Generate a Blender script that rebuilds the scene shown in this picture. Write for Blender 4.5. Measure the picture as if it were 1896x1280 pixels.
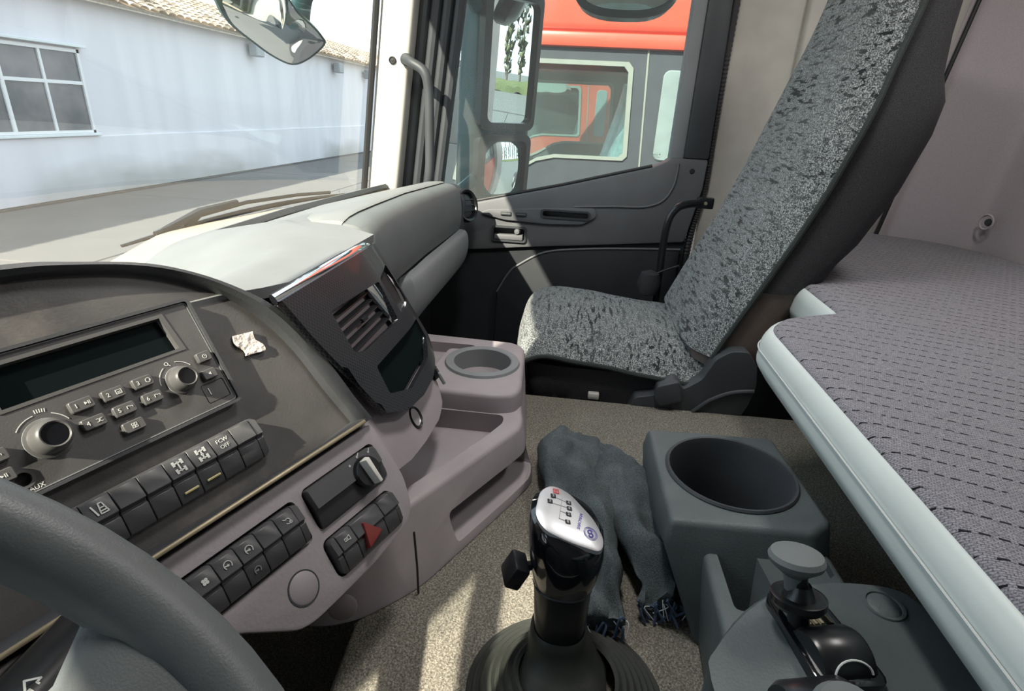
import bpy, bmesh, math, random
from mathutils import Matrix, Vector, noise
random.seed(7)
for o in list(bpy.data.objects): bpy.data.objects.remove(o, do_unlink=True)
scene = bpy.context.scene
COL = scene.collection

# ------------------------------------------------------------------ camera, world, sun, exposure
# axes: +X to the passenger door, +Y to the windscreen, +Z up; origin at the lens, yard at z = -2.3
cam_d = bpy.data.cameras.new('camera'); cam = bpy.data.objects.new('camera', cam_d); COL.objects.link(cam)
cam_d.sensor_fit = 'HORIZONTAL'; cam_d.sensor_width = 36.0; cam_d.lens = 19.557
cam_d.clip_start = 0.02; cam_d.clip_end = 600
cam.matrix_world = Matrix(((0.11596, 0.37733, -0.91879, 0), (-0.99208, 0.08891, -0.08870, 0), (0.04822, 0.92180, 0.38465, 0), (0, 0, 0, 1)))
scene.camera = cam

world = bpy.data.worlds.new('hazy_sky'); scene.world = world; world.use_nodes = True
wn = world.node_tree; wn.nodes.clear()
w_tc = wn.nodes.new('ShaderNodeTexCoord'); w_sep = wn.nodes.new('ShaderNodeSeparateXYZ')
w_ramp = wn.nodes.new('ShaderNodeValToRGB'); w_bg = wn.nodes.new('ShaderNodeBackground'); w_out = wn.nodes.new('ShaderNodeOutputWorld')
wn.links.new(w_tc.outputs['Generated'], w_sep.inputs[0]); wn.links.new(w_sep.outputs['Z'], w_ramp.inputs[0])
wn.links.new(w_ramp.outputs[0], w_bg.inputs['Color']); wn.links.new(w_bg.outputs[0], w_out.inputs['Surface'])
w_ramp.color_ramp.elements[0].position = 0.0; w_ramp.color_ramp.elements[0].color = (0.90, 0.95, 0.97, 1)
w_ramp.color_ramp.elements[1].position = 0.45; w_ramp.color_ramp.elements[1].color = (0.66, 0.80, 0.93, 1)
w_bg.inputs['Strength'].default_value = 2.2

sun_d = bpy.data.lights.new('sun', 'SUN'); sun = bpy.data.objects.new('sun', sun_d); COL.objects.link(sun)
sun_d.energy = 15.0; sun_d.angle = 0.012; sun_d.color = (1.0, 0.90, 0.74)
sun.rotation_euler = Vector((1.15, -0.62, -1.0)).to_track_quat('-Z', 'Y').to_euler()
sun.location = (-6, 6, 10)

scene.view_settings.view_transform = 'Standard'; scene.view_settings.look = 'None'
scene.view_settings.gamma = 1.0; scene.view_settings.use_curve_mapping = False
scene.view_settings.exposure = 0.0

# ------------------------------------------------------------------ materials
def srgb(r, g, b):
    f = lambda c: (c/255/12.92) if c/255 <= 0.04045 else ((c/255+0.055)/1.055)**2.4
    return (f(r), f(g), f(b), 1)
class NT:
    def __init__(s, name):
        s.m = bpy.data.materials.new(name); s.m.use_nodes = True; s.t = s.m.node_tree
        s.b = s.t.nodes['Principled BSDF']; s.o = s.t.nodes['Material Output']
    def n(s, t, **kw):
        nd = s.t.nodes.new(t)
        for k, v in kw.items(): setattr(nd, k, v)
        return nd
    def l(s, a, b): s.t.links.new(a, b)
    def coord(s, scale=(1,1,1), rot=(0,0,0), src='Object'):
        tc = s.n('ShaderNodeTexCoord'); mp = s.n('ShaderNodeMapping')
        mp.inputs['Scale'].default_value = scale; mp.inputs['Rotation'].default_value = rot
        s.l(tc.outputs[src], mp.inputs['Vector']); return mp.outputs[0]
    def noise(s, scale, detail=2, vec=None, rough=.5):
        nd = s.n('ShaderNodeTexNoise'); nd.inputs['Scale'].default_value = scale; nd.inputs['Detail'].default_value = detail
        nd.inputs['Roughness'].default_value = rough
        s.l(vec if vec is not None else s.coord(), nd.inputs['Vector']); return nd.outputs['Fac']
    def ramp(s, fac, stops):
        r = s.n('ShaderNodeValToRGB'); e = r.color_ramp.elements
        while len(e) > 1: e.remove(e[-1])
        e[0].position, e[0].color = stops[0][0], stops[0][1]
        for p, c in stops[1:]:
            x = e.new(p); x.color = c
        s.l(fac, r.inputs[0]); return r.outputs[0]
    def mathn(s, op, a, b=None):
        nd = s.n('ShaderNodeMath', operation=op)
        for i, v in enumerate((a, b)):
            if v is None: continue
            if isinstance(v, (int, float)): nd.inputs[i].default_value = v
            else: s.l(v, nd.inputs[i])
        return nd.outputs[0]
    def mix(s, fac, a, b):
        nd = s.n('ShaderNodeMix', data_type='RGBA')
        for i, v in ((0, fac), (6, a), (7, b)):
            if isinstance(v, (tuple, list)): nd.inputs[i].default_value = v
            elif isinstance(v, (int, float)): nd.inputs[i].default_value = v
            else: s.l(v, nd.inputs[i])
        return nd.outputs[2]
    def bump(s, h, strength=.3, dist=.002):
        b = s.n('ShaderNodeBump'); b.inputs['Strength'].default_value = strength; b.inputs['Distance'].default_value = dist
        s.l(h, b.inputs['Height']); s.l(b.outputs[0], s.b.inputs['Normal'])
    def set(s, **kw):
        mp = dict(col='Base Color', rough='Roughness', metal='Metallic', spec='Specular IOR Level', coat='Coat Weight', trans='Transmission Weight', sheen='Sheen Weight', alpha='Alpha', ior='IOR')
        for k, v in kw.items():
            i = s.b.inputs[mp[k]]
            if isinstance(v, (tuple, list, int, float)): i.default_value = v
            else: s.l(v, i)
        return s
M = {}
def plastic(name, col, rough=.5, var=.12, grain=900, gs=.12, spec=.4, dust=0, coat=0, gd=.0006):
    k = NT(name)
    f = k.noise(14, 4); c0 = tuple(x*(1-var) for x in col[:3])+(1,); c1 = tuple(min(1, x*(1+var)) for x in col[:3])+(1,)
    c = k.ramp(f, [(.3, c0), (.7, c1)])
    if dust:
        d = k.ramp(k.noise(5, 6, rough=.7), [(.5, (0,0,0,1)), (.75, (1,1,1,1))])
        d2 = k.mathn('MULTIPLY', d, dust); c = k.mix(d2, c, (.34,.31,.27,1))
    k.set(col=c, rough=rough, spec=spec, coat=coat)
    if gs: k.bump(k.noise(grain, 2), gs, gd)
    M[name] = k.m; return k
plastic('dash_top', (.19,.20,.20), .55, .05, 500, .25)
plastic('dash_grey', (.135,.150,.152), .6, .06, 600, .2)
plastic('pad_grey', (.21,.225,.235), .6, .05, 600, .2)
plastic('lilac', (.35,.320,.335), .5, .05, 260, .35, gd=.001)
plastic('tray_lilac', (.33,.300,.315), .5, .07, 700, .2)
plastic('hood_black', (.050,.053,.058), .42, .2, 500, .3, dust=.10)
plastic('face_black', (.075,.073,.072), .45, .25, 500, .25, dust=.45)
plastic('radio_black', (.072,.071,.072), .48, .2, 700, .2, dust=.12)
plastic('key_black', (.090,.090,.090), .42, .08, 900, .1)
plastic('rocker', (.075,.076,.080), .38, .08, 900, .1)
plastic('dark_trim', (.045,.050,.056), .5, .1, 500, .2)
plastic('door_grey', (.12,.126,.135), .55, .06, 500, .25)
plastic('door_dark', (.022,.025,.030), .6, .1, 500, .25)
plastic('console', (.085,.102,.106), .5, .12, 400, .4, dust=.06, gd=.001)
plastic('rubber', (.018,.019,.020), .55, .1, 300, .2)
plastic('boot', (.030,.034,.030), .5, .15, 300, .25)
plastic('gloss_black', (.006,.007,.009), .08, 0, 1, 0, spec=.6, coat=.6)
plastic('satin_black', (.012,.013,.015), .28, 0, 1, 0, spec=.5)
plastic('wheel_leather', (.110,.124,.128), .42, .06, 900, .22, spec=.5, gd=.0008)
plastic('white_trim', (.50,.495,.46), .5, .04, 300, .15)
plastic('cream_trim', (.50,.485,.44), .6, .08, 60, .15)
plastic('cream_cowl', (.40,.33,.25), .6, .05, 300, .2)
plastic('white_vinyl', (.56,.62,.60), .42, .04, 200, .2)
plastic('brown_vinyl', (.135,.105,.090), .55, .1, 300, .25)
plastic('mirror_housing', (.014,.060,.068), .4, .1, 300, .2)
plastic('seal', (.045,.045,.048), .6, .1, 300, .2)
plastic('display', (.006,.010,.011), .4, 0, 1, 0, spec=.02)
plastic('red_lens', (.20,.035,.030), .3, .1, 1, 0)
plastic('ink', (.60,.62,.60), .5, 0, 1, 0)
plastic('ink_dim', (.30,.33,.33), .5, 0, 1, 0)
plastic('ink_blue', (.10,.08,.42), .4, 0, 1, 0)
plastic('ink_black', (.02,.02,.025), .4, 0, 1, 0)
plastic('ink_red', (.70,.06,.06), .4, 0, 1, 0)
plastic('amber', (.62,.55,.25), .35, .05, 1, 0)
plastic('silver', (.62,.63,.65), .38, .04, 1, 0); M['silver'].node_tree.nodes['Principled BSDF'].inputs['Metallic'].default_value = .6
plastic('brass_dull', (.42,.36,.24), .4, .2, 60, .4); M['brass_dull'].node_tree.nodes['Principled BSDF'].inputs['Metallic'].default_value = .5
plastic('tape', (.75,.68,.62), .8, .25, 160, 1.0, gd=.003)
plastic('thread', (.55,.62,.68), .8, .1, 1, 0)
plastic('fray', (.05,.08,.14), .9, .4, 200, .5)
plastic('red_paint', (.55,.085,.050), .3, .05, 1, 0, coat=.4)
plastic('truck_grey', (.050,.053,.062), .45, .08, 1, 0)
plastic('truck_dark', (.045,.045,.052), .6, .1, 1, 0)
plastic('truck_frame', (.22,.225,.20), .5, .05, 1, 0)
plastic('plastic_sheet', (.48,.62,.62), .25, .2, 30, .6, gd=.02)
plastic('quarter_glass', (.20,.23,.23), .3, .1, 1, 0)
plastic('pointer_white', (.80,.79,.72), .4, .02, 1, 0)
plastic('headlight', (.62,.70,.68), .15, .1, 1, 0)
plastic('blue_roof', (.36,.62,.74), .5, .05, 1, 0)
plastic('far_white', (.74,.80,.80), .7, .04, 1, 0)
plastic('hedge', (.10,.12,.05), .9, .4, 2, 0)
plastic('bark', (.12,.10,.08), .9, .2, 1, 0)
plastic('tile', (.64,.56,.46), .8, .18, 6, 0)
plastic('grey_metal', (.35,.37,.38), .5, .1, 1, 0)
plastic('pole_teal', (.06,.16,.19), .5, .1, 1, 0)
plastic('lamp_shell', (.7,.7,.68), .5, .03, 1, 0)
k = NT('chrome'); k.set(col=(.85,.86,.88,1), metal=1.0, rough=.06); M['chrome'] = k.m
k = NT('mirror_glass'); k.set(col=(.90,.93,.93,1), metal=1.0, rough=.0); M['mirror_glass'] = k.m
k = NT('foliage'); k.set(col=k.ramp(k.noise(1.2, 3), [(.3, (.05,.06,.03,1)), (.7, (.17,.18,.10,1))]), rough=.9); M['foliage'] = k.m
k = NT('fill_lens'); k.set(col=(.9,.9,.86,1), rough=.5)
k.b.inputs['Emission Color'].default_value = (1,.97,.92,1); k.b.inputs['Emission Strength'].default_value = 6; M['fill_lens'] = k.m  # glowing lens of the added fill lamps

def glass(name, tint, film, refl=1.0):
    k = NT(name); k.t.nodes.remove(k.b)
    tr = k.n('ShaderNodeBsdfTransparent'); tr.inputs[0].default_value = tint
    gl = k.n('ShaderNodeBsdfGlossy'); gl.inputs['Roughness'].default_value = .01
    df = k.n('ShaderNodeBsdfDiffuse'); df.inputs[0].default_value = (.9,.9,.86,1)
    tl = k.n('ShaderNodeBsdfTranslucent'); tl.inputs[0].default_value = (.9,.9,.86,1)
    dm = k.n('ShaderNodeMixShader'); dm.inputs[0].default_value = .5; k.l(df.outputs[0], dm.inputs[1]); k.l(tl.outputs[0], dm.inputs[2])
    fr = k.n('ShaderNodeFresnel'); fr.inputs[0].default_value = 1.45
    ff = k.mathn('MULTIPLY', fr.outputs[0], refl)
    m1 = k.n('ShaderNodeMixShader'); k.l(ff, m1.inputs[0]); k.l(tr.outputs[0], m1.inputs[1]); k.l(gl.outputs[0], m1.inputs[2])
    m2 = k.n('ShaderNodeMixShader')
    fac = k.ramp(k.noise(3, 5, k.coord((1,1,.25))), [(.35, (film*.7,)*3+(1,)), (.7, (film*1.3,)*3+(1,))])
    k.l(fac, m2.inputs[0]); k.l(m1.outputs[0], m2.inputs[1]); k.l(dm.outputs[0], m2.inputs[2])
    k.l(m2.outputs[0], k.o.inputs['Surface']); M[name] = k.m
glass('windscreen_glass', (.93,.96,.95,1), .022, .12)
glass('side_glass', (.84,.94,.93,1), .055, .25)
glass('truck_glass', (.80,.90,.90,1), .05, .6)

# carpet
k = NT('carpet'); v = k.coord()
f1 = k.noise(420, 3, v, .7); f2 = k.noise(6, 4, v)
c = k.mix(k.ramp(f2, [(.35,(0,0,0,1)),(.65,(1,1,1,1))]), k.ramp(f1, [(.30,(.065,.062,.052,1)),(.5,(.175,.167,.142,1)),(.72,(.37,.355,.305,1))]), k.ramp(f1, [(.30,(.075,.072,.058,1)),(.5,(.20,.19,.16,1)),(.72,(.42,.395,.335,1))]))
k.set(col=c, rough=.95, spec=.1); k.bump(f1, .7, .004); M['carpet'] = k.m
# seat cover weave
k = NT('seat_weave'); v = k.coord((22, 130, 130)); fine = k.noise(1, 3, k.coord((420,420,420)), .7)
st = k.noise(1, 2, v, .55); st2 = k.noise(1, 1, k.coord((260,70,70)), .5); big = k.noise(9, 3)
base = k.ramp(fine, [(.36,(.016,.020,.022,1)),(.5,(.135,.150,.152,1)),(.62,(.46,.48,.48,1))])
mask = k.ramp(st, [(.40,(1,1,1,1)),(.46,(0,0,0,1))]); mask2 = k.ramp(st2, [(.33,(1,1,1,1)),(.42,(0,0,0,1))])
mm = k.mathn('MULTIPLY', k.mathn('MAXIMUM', mask, k.mathn('MULTIPLY', mask2, .5)), k.ramp(big, [(.35,(.35,.35,.35,1)),(.6,(1,1,1,1))]))
k.set(col=k.mix(mm, base, (.012,.015,.016,1)), rough=.9, spec=.15, sheen=.15); k.bump(k.mathn('ADD', fine, st), .5, .002); M['seat_weave'] = k.m
# dark cloth
k = NT('dark_cloth'); f = k.noise(900, 2); k.set(col=k.ramp(f, [(.3,(.022,.022,.024,1)),(.7,(.060,.060,.064,1))]), rough=.9, spec=.15); k.bump(f, .3, .001); M['dark_cloth'] = k.m
k = NT('binding'); f = k.noise(700, 2); k.set(col=k.ramp(f, [(.3,(.010,.014,.013,1)),(.7,(.035,.045,.042,1))]), rough=.85); M['binding'] = k.m
# mattress fabric: pale weave with rows of dark dashes running to the back wall
k = NT('mattress_weave'); v = k.coord((1,1,1), (0,0,math.radians(24))); sp = k.n('ShaderNodeSeparateXYZ'); k.l(v, sp.inputs[0])
wf = k.n('ShaderNodeTexBrick'); k.l(k.coord((1,1,1), (0,0,math.radians(114))), wf.inputs['Vector'])
wf.inputs['Scale'].default_value = 130; wf.inputs['Color1'].default_value = (.33,.32,.35,1); wf.inputs['Color2'].default_value = (.22,.21,.24,1)
wf.inputs['Mortar'].default_value = (.055,.055,.065,1); wf.inputs['Mortar Size'].default_value = .05; wf.inputs['Row Height'].default_value = .3; wf.inputs['Brick Width'].default_value = .55
wob = k.mathn('MULTIPLY', k.noise(30, 1), .03)
row = k.mathn('FRACT', k.mathn('ADD', k.mathn('MULTIPLY', sp.outputs[0], 40.0), wob))
dash = k.mathn('FRACT', k.mathn('ADD', k.mathn('MULTIPLY', sp.outputs[1], 85.0), k.mathn('MULTIPLY', k.mathn('FLOOR', k.mathn('MULTIPLY', sp.outputs[0], 40.0)), .37)))
rm = k.mathn('MULTIPLY', k.mathn('LESS_THAN', row, .11), k.mathn('LESS_THAN', dash, .62))
rm = k.mathn('MULTIPLY', rm, k.mathn('GREATER_THAN', k.noise(40, 1), .40))
fz = k.noise(650, 2); c = k.mix(.45, wf.outputs['Color'], k.ramp(fz, [(.3,(.06,.06,.07,1)),(.7,(.40,.39,.42,1))]))
k.set(col=k.mix(rm, c, (.010,.010,.013,1)), rough=.92, spec=.1, sheen=.1); k.bump(k.mathn('SUBTRACT', fz, rm), .4, .002); M['mattress_weave'] = k.m
# carbon-look film
k = NT('carbon'); v = k.coord((1,1,1)); ck = k.n('ShaderNodeTexChecker'); ck.inputs['Scale'].default_value = 340; k.l(v, ck.inputs['Vector'])
ck.inputs['Color1'].default_value = (.012,.013,.016,1); ck.inputs['Color2'].default_value = (.040,.043,.050,1)
k.set(col=ck.outputs['Color'], rough=.32, spec=.4, coat=.2); M['carbon'] = k.m
# denim
k = NT('denim'); f = k.noise(800, 2); g = k.noise(12, 4)
k.set(col=k.mix(k.ramp(g, [(.35,(0,0,0,1)),(.7,(1,1,1,1))]), k.ramp(f, [(.3,(.030,.038,.042,1)),(.7,(.095,.112,.118,1))]), k.ramp(f, [(.3,(.06,.074,.080,1)),(.7,(.15,.175,.185,1))])), rough=.95, spec=.1)
k.bump(k.mathn('ADD', f, k.noise(60, 3)), .4, .003); M['denim'] = k.m
# rear wall padding
k = NT('rear_fabric'); f = k.noise(500, 2); k.set(col=k.ramp(f, [(.3,(.40,.36,.375,1)),(.7,(.48,.435,.455,1))]), rough=.9, spec=.1); k.bump(f, .2, .001); M['rear_fabric'] = k.m
# outside: concrete, painted wall
k = NT('concrete'); f = k.noise(.8, 6, rough=.65); g = k.noise(60, 3)
k.set(col=k.mix(.35, k.ramp(f, [(.3,(.120,.124,.124,1)),(.7,(.155,.158,.156,1))]), k.ramp(g, [(.3,(.11,.113,.113,1)),(.7,(.165,.168,.166,1))])), rough=.9, spec=.2); M['concrete'] = k.m
k = NT('joint'); k.set(col=(.04,.04,.04,1), rough=.95); M['joint'] = k.m
k = NT('wall_paint'); sm = k.noise(1.0, 5, k.coord((1.2,1.2,.12))); st = k.noise(1, 4, k.coord((.35,.35,1.1)))
tc = k.n('ShaderNodeTexCoord'); sp = k.n('ShaderNodeSeparateXYZ'); k.l(tc.outputs['Object'], sp.inputs[0])
low = k.ramp(k.mathn('ADD', k.mathn('ADD', sp.outputs[2], 1.85), k.mathn('MULTIPLY', st, 1.1)), [(.0,(1,1,1,1)),(.35,(1,1,1,1)),(.95,(0,0,0,1))])   # damp stains creeping up from the yard
lowm = k.mathn('MULTIPLY', low, k.ramp(k.noise(.5, 3, k.coord((.5,.5,.2))), [(.42,(.1,.1,.1,1)),(.62,(1,1,1,1))]))
c = k.ramp(sm, [(.3,(.68,.68,.71,1)),(.7,(.78,.775,.80,1))])
k.set(col=k.mix(k.mathn('MULTIPLY', lowm, .8), c, (.36,.37,.35,1)), rough=.85, spec=.15); M['wall_paint'] = k.m
k = NT('pane_dark'); k.set(col=k.ramp(k.noise(1.3, 3), [(.35,(.10,.11,.12,1)),(.7,(.23,.22,.22,1))]), rough=.15, spec=.6); M['pane_dark'] = k.m
k = NT('upvc'); k.set(col=(.78,.80,.79,1), rough=.4); M['upvc'] = k.m

# ------------------------------------------------------------------ mesh helpers: a prim is (verts, faces)
def from_bm(bm):
    bm.verts.ensure_lookup_table(); bm.verts.index_update()
    p = ([tuple(v.co) for v in bm.verts], [tuple(v.index for v in f.verts) for f in bm.faces]); bm.free(); return p
def to_bm(p):
    bm = bmesh.new(); vs = [bm.verts.new(v) for v in p[0]]
    for f in p[1]:
        try: bm.faces.new([vs[i] for i in f])
        except ValueError: pass
    return bm
def J(*ps):
    V, F = [], []
    for p in ps:
        k = len(V); V += p[0]; F += [tuple(i+k for i in f) for f in p[1]]
    return V, F
def T(p, m): return [tuple(m @ Vector(v)) for v in p[0]], p[1]
def warp(p, fn): return [tuple(fn(*v)) for v in p[0]], p[1]
def bevel(p, w, seg=2, ang=30):
    bm = to_bm(p); bmesh.ops.recalc_face_normals(bm, faces=bm.faces)
    es = [e for e in bm.edges if len(e.link_faces) == 2 and e.calc_face_angle(0) > math.radians(ang)]
    bmesh.ops.bevel(bm, geom=es, offset=w, segments=seg, affect='EDGES', profile=.5, clamp_overlap=True)
    return from_bm(bm)
def box(x0, x1, y0, y1, z0, z1, b=0, seg=2):
    V = [(x,y,z) for x in (x0,x1) for y in (y0,y1) for z in (z0,z1)]
    F = [(0,1,3,2),(4,6,7,5),(0,4,5,1),(2,3,7,6),(0,2,6,4),(1,5,7,3)]
    return bevel((V,F), b, seg) if b else (V,F)
def prism(poly, c0, c1, ax='z', b=0, seg=2, ang=30):
    n = len(poly)
    m = {'z': lambda a,b_,c: (a,b_,c), 'x': lambda a,b_,c: (c,a,b_), 'y': lambda a,b_,c: (a,c,b_)}[ax]
    V = [m(a,b_,c0) for a,b_ in poly] + [m(a,b_,c1) for a,b_ in poly]
    F = [tuple(range(n-1,-1,-1)), tuple(range(n,2*n))] + [(i,(i+1)%n,(i+1)%n+n,i+n) for i in range(n)]
    return bevel((V,F), b, seg, ang) if b else (V,F)
def loft(rings, cap=True, closed=True):
    n = len(rings[0]); V = [tuple(v) for r in rings for v in r]; F = []
    for k in range(len(rings)-1):
        for i in range(n if closed else n-1):
            j = (i+1) % n; F.append((k*n+i, k*n+j, (k+1)*n+j, (k+1)*n+i))
    if cap and closed: F.append(tuple(range(n-1,-1,-1))); F.append(tuple((len(rings)-1)*n+i for i in range(n)))
    return V, F
def lathe(prof, seg=24, cap=True):
    return loft([[(r*math.cos(2*math.pi*i/seg), r*math.sin(2*math.pi*i/seg), h) for i in range(seg)] for r, h in prof], cap)
def frame_to(pos, zdir, up=(0,0,1)):
    z = Vector(zdir).normalized(); x = Vector(up).cross(z)
    if x.length < 1e-4: x = Vector((1,0,0)).cross(z)
    x.normalize(); y = z.cross(x)
    m = Matrix((x,y,z)).transposed().to_4x4(); m.translation = Vector(pos); return m
def smooth_path(pts, n=8, closed=False):
    P = [Vector(p) for p in pts]; out = []; N = len(P)
    for i in range(N if closed else N-1):
        if closed: a,b,c,d = P[i-1],P[i],P[(i+1)%N],P[(i+2)%N]
        else: a,b,c,d = P[max(i-1,0)],P[i],P[i+1],P[min(i+2,N-1)]
        for k in range(n):
            t = k/n; out.append(.5*((2*b)+(c-a)*t+(2*a-5*b+4*c-d)*t*t+(3*b-a-3*c+d)*t**3))
    if not closed: out.append(P[-1])
    return out
def tube(pts, r, seg=10, closed=False, cap=True, flat=1.0, up=(0,0,1)):
    P = [Vector(p) for p in pts]; n = len(P); rings = []; pt = None
    for i in range(n):
        t = ((P[(i+1)%n]-P[i-1]) if closed else (P[min(i+1,n-1)]-P[max(i-1,0)])).normalized()
        rot = frame_to(P[i], t, up).to_3x3() if pt is None else pt.rotation_difference(t).to_matrix() @ rot
        pt = t; m = rot.to_4x4(); m.translation = P[i]; rr = r[i] if isinstance(r, (list,tuple)) else r
        rings.append([tuple(m @ Vector((rr*math.cos(2*math.pi*k/seg), rr*flat*math.sin(2*math.pi*k/seg), 0))) for k in range(seg)])
    if closed: rings.append(rings[0])
    return loft(rings, cap and not closed)
def grid(nu, nv, fn, thick=None):
    V = [tuple(fn(i/nu, j/nv)) for i in range(nu+1) for j in range(nv+1)]
    F = [(i*(nv+1)+j, (i+1)*(nv+1)+j, (i+1)*(nv+1)+j+1, i*(nv+1)+j+1) for i in range(nu) for j in range(nv)]
    if thick:
        bm = to_bm((V,F)); bmesh.ops.recalc_face_normals(bm, faces=bm.faces)
        bmesh.ops.solidify(bm, geom=bm.faces[:], thickness=thick); return from_bm(bm)
    return V, F
def rrect(x0, x1, y0, y1, r, n=5):
    out = []
    for cx, cy, a in ((x1-r,y1-r,0),(x0+r,y1-r,90),(x0+r,y0+r,180),(x1-r,y0+r,270)):
        for k in range(n+1):
            t = math.radians(a+90*k/n); out.append((cx+r*math.cos(t), cy+r*math.sin(t)))
    return out
def circ(cx, cy, r, n=24): return [(cx+r*math.cos(2*math.pi*i/n), cy+r*math.sin(2*math.pi*i/n)) for i in range(n)]
def rpoly(pts, r, n=4):
    out = []; N = len(pts)
    for i in range(N):
        p = Vector(pts[i]); a = Vector(pts[i-1]); b = Vector(pts[(i+1)%N])
        rr = r[i] if isinstance(r, (list,tuple)) else r
        da = (a-p); db = (b-p); q = min(rr, da.length*.45, db.length*.45)
        if q <= 1e-6: out.append(tuple(p)); continue
        s = p+da.normalized()*q; e = p+db.normalized()*q
        for k in range(n+1):
            t = k/n; v = s*(1-t)**2+p*2*t*(1-t)+e*t*t; out.append(tuple(v))
    return out
def ring2d(outer, inner, c0, c1, ax='z'):
    n = len(outer); m = {'z': lambda a,b,c: (a,b,c), 'x': lambda a,b,c: (c,a,b), 'y': lambda a,b,c: (a,c,b)}[ax]
    V = [m(*p,c0) for p in outer]+[m(*p,c0) for p in inner]+[m(*p,c1) for p in outer]+[m(*p,c1) for p in inner]; F = []
    for i in range(n):
        j = (i+1)%n
        F += [(i,j,n+j,n+i),(2*n+i,3*n+i,3*n+j,2*n+j),(i,2*n+i,2*n+j,j),(n+i,n+j,3*n+j,3*n+i)]
    return V, F
def mk_mesh(name, p, ang=35):
    bm = to_bm(p); bmesh.ops.recalc_face_normals(bm, faces=bm.faces); me = bpy.data.meshes.new(name); bm.to_mesh(me); bm.free()
    me.polygons.foreach_set('use_smooth', [True]*len(me.polygons)); me.set_sharp_from_angle(angle=math.radians(ang)); return me
def cut(p, *cutters):
    o = bpy.data.objects.new('tmp', mk_mesh('tmp', p)); COL.objects.link(o); tmp = [o]
    for c in cutters:
        q = bpy.data.objects.new('tmpc', mk_mesh('tmpc', c)); COL.objects.link(q); tmp.append(q)
        md = o.modifiers.new('b', 'BOOLEAN'); md.object = q; md.operation = 'DIFFERENCE'; md.solver = 'EXACT'
    dg = bpy.context.evaluated_depsgraph_get(); ev = o.evaluated_get(dg); me = ev.to_mesh()
    r = ([tuple(v.co) for v in me.vertices], [tuple(f.vertices) for f in me.polygons]); ev.to_mesh_clear()
    for q in tmp: bpy.data.objects.remove(q, do_unlink=True)
    return r
def text(s, size, depth=.0003, rot=0, at=(0,0,0)):
    cu = bpy.data.curves.new('t', 'FONT'); cu.body = s; cu.size = size; cu.extrude = depth/2; cu.align_x = 'CENTER'; cu.align_y = 'CENTER'; cu.resolution_u = 2
    o = bpy.data.objects.new('t', cu); COL.objects.link(o); dg = bpy.context.evaluated_depsgraph_get(); ev = o.evaluated_get(dg); me = ev.to_mesh()
    p = ([tuple(v.co) for v in me.vertices], [tuple(f.vertices) for f in me.polygons]); ev.to_mesh_clear(); bpy.data.objects.remove(o, do_unlink=True)
    return T(p, Matrix.Translation(at) @ Matrix.Rotation(rot, 4, 'Z'))
def strip(pts, w, z=0, h=.0003):      # flat stroke of a printed icon
    out = []
    for a, b in zip(pts[:-1], pts[1:]):
        a = Vector((a[0],a[1])); b = Vector((b[0],b[1])); d = (b-a)
        if d.length < 1e-7: continue
        d.normalize(); n = Vector((-d.y,d.x))*w/2; e = d*w*.3
        out.append(prism([tuple(a-e-n),tuple(b+e-n),tuple(b+e+n),tuple(a-e+n)], z, z+h))
    return J(*out)
def arc(cx, cy, r, a0, a1, n=10): return [(cx+r*math.cos(math.radians(a0+(a1-a0)*i/n)), cy+r*math.sin(math.radians(a0+(a1-a0)*i/n))) for i in range(n+1)]
# ------------------------------------------------------------------ object helpers
def tag(o, label=None, cat=None, group=None, kind=None):
    for k, v in (('label',label),('category',cat),('group',group),('kind',kind)):
        if v: o[k] = v
    return o
def thing(name, label, cat, loc=(0,0,0), group=None, mw=None, kind=None):
    o = bpy.data.objects.new(name, None); COL.objects.link(o); o.empty_display_size = .05
    o.matrix_basis = mw.copy() if mw else Matrix.Translation(loc)
    return tag(o, label, cat, group, kind)
def obj(name, p, mat, parent=None, label=None, cat=None, group=None, kind=None, local=False, ang=35, me=None, mw=None):
    o = bpy.data.objects.new(name, me or mk_mesh(name, p, ang)); COL.objects.link(o)
    if me is None: o.data.materials.append(M[mat])
    if parent:
        o.parent = parent
        if not local and parent.type == 'EMPTY': o.matrix_parent_inverse = parent.matrix_basis.inverted()
    if mw: o.matrix_basis = mw
    return tag(o, label, cat, group, kind)
def struct(name, p, mat, ang=35, label=None): return obj(name, p, mat, kind='structure', ang=ang, label=label, cat=None)
def copy_tree(o, parent=None):
    c = o.copy(); COL.objects.link(c); c.parent = parent
    for ch in list(o.children): copy_tree(ch, c)
    return c

# ================================================================== THE CAB SHELL
obj_floor = struct('floor', bevel(prism([(.28,-.62),(1.08,-.62),(1.08,.42),(.46,.42),(.46,.215),(.28,.205)], -1.0, -.56), .012, 3), 'carpet')
struct('floor', box(-.45,1.92,-1.2,.78,-1.06,-1.0), 'door_dark')
struct('wall_front', box(-.42,1.86,.66,.74,-1.0,-.29), 'door_dark')
def rear_ring(z):
    s = -(z+.28)*.11
    pts = smooth_path([(1.845,-.920+s*1.2,0),(1.80,-.985+s,0),(1.68,-1.075+s*.7,0),(1.52,-1.105+s*.5,0),(.6,-1.11,0),(-.45,-1.11,0)], 5)
    return [(p.x,p.y,z) for p in pts]
rear_rows = [rear_ring(-1.0+i*.18) for i in range(11)]
rr_ = loft(rear_rows, closed=False); bm = to_bm(rr_); bmesh.ops.recalc_face_normals(bm, faces=bm.faces); bmesh.ops.reverse_faces(bm, faces=bm.faces[:]); bmesh.ops.solidify(bm, geom=bm.faces[:], thickness=.03)
wall_rear = struct('wall_rear', from_bm(bm), 'rear_fabric')
obj('padding_button', T(lathe([(.0,.004),(.008,.004),(.010,0)], 16), frame_to((1.62,-1.090,-.205), (-.25,1,0))), 'dark_trim', wall_rear)
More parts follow.
